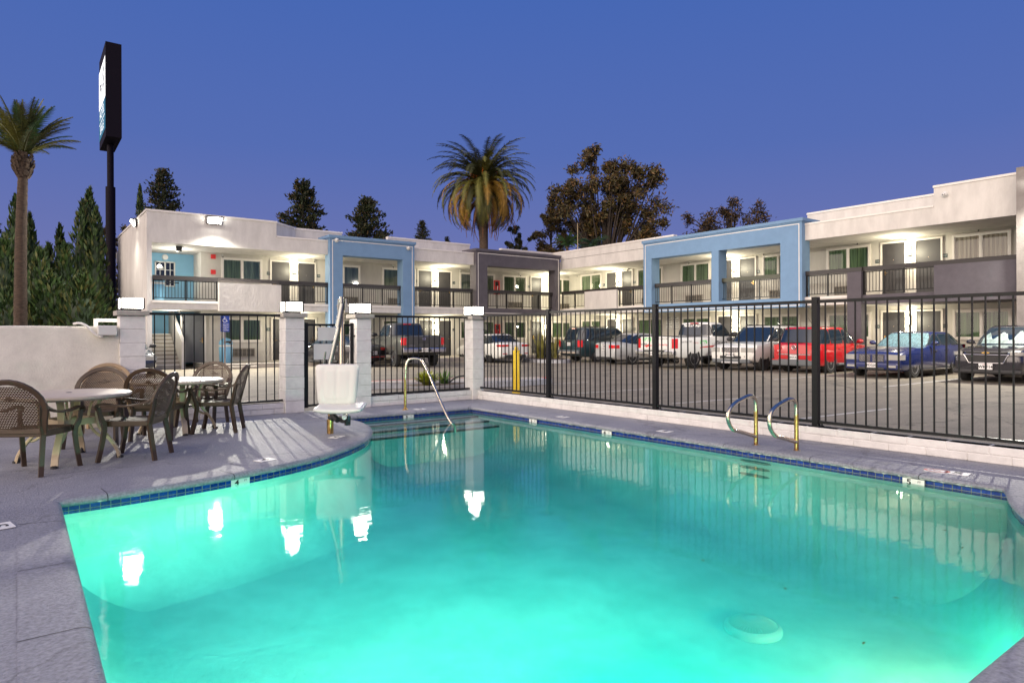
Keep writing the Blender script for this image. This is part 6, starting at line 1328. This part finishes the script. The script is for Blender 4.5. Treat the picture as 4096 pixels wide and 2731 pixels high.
for i, (px, tp, d, w, lb) in enumerate(((60, 1120, 29, 1.9, 'broad juniper bush at the left behind the stucco wall'), (200, 1080, 29.5, 2.0, 'broad juniper bush in the middle behind the stucco wall'), (335, 1080, 29, 1.7, 'broad juniper bush near the sign pole behind the stucco wall'))):
    cypress(px, tp, d, w, lb, 140 + i, 1.5, True, 'juniper bushes behind the stucco wall')
def pine(px, top, base, d, wpx, label, seed, name='pine_tree'):
    rnd = random.Random(seed); x, y = at(px, d); zt = zpx(px, top, d) - LOT; zb = zpx(px, base, d) - LOT; w = wpx * d / F / 2; t = thing(name, label, 'tree', (x, y, LOT), 0, 'conifers behind the motel roofs')
    MB().tube([(0, 0, 0), (0, 0, zt * .97)], [.3, .04], 7).build('trunk', 'bark', t); m = MB(); nb = 46; L = zt - zb
    for b in range(nb):
        f = b / nb; z = zb + L * (f * .98) ; r_ = w * (1 - f) ** .72 * rnd.uniform(.5, 1.15) + .14; a = b * 2.4 + rnd.uniform(-.4, .4); dx, dy = math.cos(a), math.sin(a); up = rnd.uniform(.02, .30)
        m.tube([(0, 0, z), (dx * r_ * .8, dy * r_ * .8, z + r_ * up)], [.05, .015], 4, 1, caps=False)
        for k in range(int(22 + 34 * r_ / w)):
            u = rnd.uniform(.15, 1.) ** .8; c = Vector((dx * r_ * u, dy * r_ * u, z + r_ * up * u)) + Vector((rnd.gauss(0, .09), rnd.gauss(0, .09), rnd.gauss(0, .07))) * (w * .9)
            for q in range(3): leafquad(m, rnd, c, (dx * .6 + rnd.uniform(-.8, .8), dy * .6 + rnd.uniform(-.8, .8), rnd.uniform(.0, 1.1)), w * rnd.uniform(.10, .19), w * rnd.uniform(.035, .07), pickm(rnd))
    m.build('crown', PN1, t)
pine(653, 675, 870, 62, 180, 'bushy pine behind the left end of the roof', 1); pine(1214, 720, 960, 58, 235, 'wide pine behind the left wing before the blue portal', 2); pine(1468, 790, 985, 58, 215, 'rounded pine rising behind the left blue portal', 3); pine(1690, 880, 990, 60, 80, 'small leaning conifer left of the date palm', 4); pine(1790, 945, 1000, 62, 34, 'tiny conifer tip just left of the date palm', 5); pine(575, 860, 1000, 50, 110, 'dark conifer filling in behind the left end wall', 7)
def broad(name, px, top, base, d, wpx, label, seed, mats, n=5200, lsz=.36, nl=26, group=None, el=1.0, gap=.5, cols=None):
    rnd = random.Random(seed); x, y = at(px, d); zt = zpx(px, top, d) - LOT; zb = zpx(px, base, d) - LOT; w = wpx * d / F / 2; t = thing(name, label, 'tree', (x, y, LOT), 0, group); H_ = zt - zb
    tk = MB(); tk.tube([(0, 0, 0), (.1, 0, zb), (.0, .1, zb + H_ * .4)], [w * .07, w * .055, w * .03], 8); cl = []
    for i in range(nl):
        f = rnd.random(); a = rnd.uniform(0, 2 * PI); prof_ = min(1, .72 + .5 * f) * (1 - max(0, f - .62) ** 2 * 4.2); r_ = w * prof_ * rnd.random() ** .6 * .95; c = Vector((math.cos(a) * r_, math.sin(a) * r_, zb + H_ * f * .93)); 
        if cols:
            cx_c, hc = cols[i % len(cols)]; rc = w * .40 * min(1, .75 + .5 * f) * (1 - max(0, f - .55) ** 2 * 3.4) * rnd.random() ** .6; c = Vector((RT[0] * cx_c * w + math.cos(a) * rc, RT[1] * cx_c * w + math.sin(a) * rc, zb + H_ * hc * f * .95))
        cl.append((c, rnd.uniform(.10, .19 if cols else .24) * w))
        if i % 2 == 0 or not cols: tk.tube(smoothpath([(c.x * .25 if cols else 0, c.y * .25 if cols else 0, zb + H_ * (-.25 if cols else min(.35, f * .4))), (c.x * .75, c.y * .7, zb + H_ * f * (.4 if cols else .55)), tuple(c)], 1), [.018 * w, .015 * w, .009 * w, .003 * w], 5, caps=False)
    tk.build('trunk', 'bark', t); m = MB()
    for i in range(n):
        c, r_ = cl[rnd.randrange(nl)]; v = Vector((rnd.gauss(0, 1), rnd.gauss(0, 1), rnd.gauss(0, .8))).normalized() * r_ * rnd.random() ** .45 * rnd.uniform(.6, 1.25)
        v.z *= el; leafquad(m, rnd, c + v, (rnd.uniform(-1, 1), rnd.uniform(-1, 1), rnd.uniform(-1.2, .4)), lsz * rnd.uniform(.6, 1.3), lsz * rnd.uniform(.22, .42), pickm(rnd))
    m.build('crown', mats, t)
broad('eucalyptus_tree', 2418, 575, 960, 66, 450, 'big rusty brown eucalyptus right of the date palm', 11, EU1, 21000, .46, 130, cols=[(-.62, .62), (-.28, 1.0), (.08, .86), (.40, .84), (.72, .82)])
broad('eucalyptus_tree', 2205, 800, 1020, 68, 190, 'smaller eucalyptus between the date palm and the big one', 12, EU1, 4200, .42, 34)
broad('leafy_tree', 2925, 768, 960, 62, 385, 'sparse dark tree behind the right blue portal', 13, [EU1[1], EU1[1], EU1[2]], 4600, .34, 54, cols=[(-.75, .55), (-.2, .72), (.15, 1.0), (.65, .78)])
broad('leafy_tree', 2070, 905, 1030, 64, 130, 'round dark green tree under the right side of the date palm', 14, PN1, 3200, .36, 24)
broad('eucalyptus_tree', 410, 880, 1180, 48, 130, 'brownish eucalyptus behind the sign pole', 15, EU1, 2000, .28, 20); broad('eucalyptus_tree', 490, 880, 1190, 50, 130, 'pale eucalyptus between the sign pole and the end wall', 16, [EU1[0], PM1[1], EU1[2]], 2000, .28, 20)
broad('leafy_tree', 450, 1120, 1300, 46, 190, 'dark tree mass low behind the sign pole', 17, [PN1[1], EU1[1], EU1[0]], 2200, .3, 20)
broad('leafy_tree', -20, 840, 1010, 40, 90, 'dark pine bough at the left edge of the photo', 18, PN1, 900, .3, 10)
def frond(m, rnd, o, az, el, L, droop, wl, k, n=22, sway=0, wd=.034):
    d = Vector((math.cos(az), math.sin(az), 0)); s = Vector((-d.y, d.x, 0)); pts = []; p = Vector(o); e = el
    for i in range(n + 1):
        pts.append(p.copy()); e -= droop / n * (.4 + 1.2 * i / n); p = p + (d * math.cos(e) + Vector((0, 0, 1)) * math.sin(e)) * (L / n) + s * sway * L / n
    m.tube(pts[::3] + [pts[-1]], [.035 * (1 - j / 9) + .006 for j in range(len(pts[::3]) + 1)], 4, k, caps=False)
    for i in range(2, n + 1):
        tg = (pts[i] - pts[i - 1]).normalized(); up = s.cross(tg).normalized(); f = i / n; l = wl * math.sin(PI * min(1, .12 + .86 * f)) ** .6 * rnd.uniform(.85, 1.1)
        for sd in (-1, 1):
            for q in (0, .5):
                c = pts[i - 1].lerp(pts[i], q); dv = (s * sd * .75 + tg * .62 + up * rnd.uniform(-.05, .28)).normalized(); w_ = tg * wd * L / 3; m.add([c - w_, c + w_, c + dv * l + Vector((0, 0, -.12 * l))], [(0, 1, 2)], k)
# left palm
d = 26.; bx_, by_ = at(82, d); t = thing('palm_tree', 'tall palm with a slender trunk at the left edge of the photo', 'palm', (bx_, by_, LOT)); zt = zpx(92, 695, d) - LOT
rt_ = Vector((RT[0], RT[1], 0)); kk = d / F; pts = [rt_ * ((x - 82) * kk) + Vector((0, 0, zpx(x, y, d) - LOT)) for x, y in ((82, 1480), (82, 1283), (83, 1120), (85, 950), (90, 800), (94, 700))]; pts[0].z = 0
P = smoothpath(pts, 3); m = MB(); n = len(P); m.tube(P, [(.245 - .095 * i / n) + .010 * (i % 2) for i in range(n)], 16); m.build('trunk', 'palmbark', t, smooth=True)
tp = P[-1]; m = MB(); rnd = random.Random(5)
for i in range(130): a = rnd.uniform(0, 6.3); z = rnd.uniform(-.15, .75); r_ = .18 + .12 * math.sin(PI * (z + .15) / .95); m.bar(tp + Vector((math.cos(a) * r_, math.sin(a) * r_, z)), tp + Vector((math.cos(a) * (r_ + .09), math.sin(a) * (r_ + .09), z + .16)), .10, .03)
m.lathe(tp, [(.16, -.15), (.28, .2), (.26, .6), (.12, .9)], 12); m.build('trunk_boots', 'palmbark', t); m = MB()
for i in range(64):
    az = i * 2.39996 + rnd.uniform(-.15, .15); f = i / 63; frond(m, rnd, tp + Vector((0, 0, .75)), az, R(85 - 48 * f + rnd.uniform(-7, 7)), rnd.uniform(2.05, 2.5), R(18 + 34 * f), .42, pickm(rnd), 20)
m.build('crown', [PM1[0], leafmat('palm_bluegreen', (.06, .13, .05)), PM1[1]], t); m = MB()
for i in range(14): az = rnd.uniform(0, 6.3); m.tube(smoothpath([tp + Vector((0, 0, .7)), tp + Vector((math.cos(az) * .2, math.sin(az) * .2, 1.3)), tp + Vector((math.cos(az) * .5, math.sin(az) * .5, 1.75))], 1), .022, 5)
m.build('fruit_stalks', 'orange', t)
# date palm behind the motel
d = 60.; bx_, by_ = at(1936, d); t = thing('date_palm', 'huge date palm with drooping golden fronds behind the charcoal portal', 'palm', (bx_, by_, LOT)); zc = zpx(1936, 745, d) - LOT; m = MB()
m.tube([(0, 0, 0), (0, 0, zc)], [.36, .42], 14); m.lathe((0, 0, zc), [(.42, -2.2), (.72, -1.2), (.78, -.4), (.5, .3), (.1, .6)], 14); m.build('trunk', 'palmbark', t, smooth=True); rnd = random.Random(9); m = MB()
for i in range(170):
    f = (i + .5) / 170; az = i * 2.39996 + rnd.uniform(-.2, .2); el = R(78 - 92 * f ** .85 + rnd.uniform(-6, 6)); r = rnd.random(); k = (0 if r < .5 else 1) if f < .5 else (2 if r < .5 else (0 if r < .75 else 1)); frond(m, rnd, (0, 0, zc + .3 - .5 * f), az, el, rnd.uniform(5.3, 6.2) * (1 - .06 * f), R(74 + 78 * f ** .8), .66, k, 20)
m.build('crown', PM1, t); m = MB()
for i in range(55): az = rnd.uniform(0, 6.3); frond(m, rnd, (0, 0, zc - .8), az, R(rnd.uniform(-60, -20)), rnd.uniform(3.0, 4.6), R(rnd.uniform(35, 70)), .22, 0, 14)
m.build('dead_skirt', 'deadfrond', t); m = MB()
for i in range(34): az = rnd.uniform(0, 6.3); r_ = rnd.uniform(.7, 1.7); m.tube(smoothpath([(0, 0, zc), (math.cos(az) * r_ * .6, math.sin(az) * r_ * .6, zc + rnd.uniform(.8, 1.9)), (math.cos(az) * r_, math.sin(az) * r_, zc + rnd.uniform(.1, 1.2))], 1), .055, 5)
m.build('fruit_stalks', 'orange', t)
# fan palms and a mast just behind the roof corner
for i, (px, py, lb) in enumerate(((2270, 965, 'bright green palm fronds peeking over the roof corner'), (2370, 968, 'dim green palm fronds behind the antenna mast'))):
    d = 50.; x, y = at(px, d); zc = zpx(px, py + 20, d) - LOT; t = thing('feather_palm', lb, 'palm', (x, y, LOT)); rnd = random.Random(40 + i); m = MB(); m.tube([(0, 0, 0), (0, 0, zc)], [.14, .11], 8); m.build('trunk', 'palmbark', t); m = MB()
    for k in range(26): frond(m, rnd, (0, 0, zc), rnd.uniform(0, 6.3), R(rnd.uniform(15, 80)), rnd.uniform(1.2, 1.7), R(rnd.uniform(50, 110)), .34, k % 2, 14)
    m.build('crown', [leafmat('feather_green_%d' % i, (.05 - .02 * i, .115 - .05 * i, .02)), leafmat('feather_dark_%d' % i, (.03, .06, .02))], t)
x, y = at(2312, 40.); za = zpx(2312, 893, 40.); tag(MB().cyl((x, y, 5.5), (x, y, za), .03, .02, 8).box((x - .15, y - .15, 5.4), (x + .15, y + .15, 5.8)).build('antenna_mast', mat('mast_tan', (.35, .28, .16), .6)), 'thin pale antenna mast on the roof before the big eucalyptus', 'antenna')
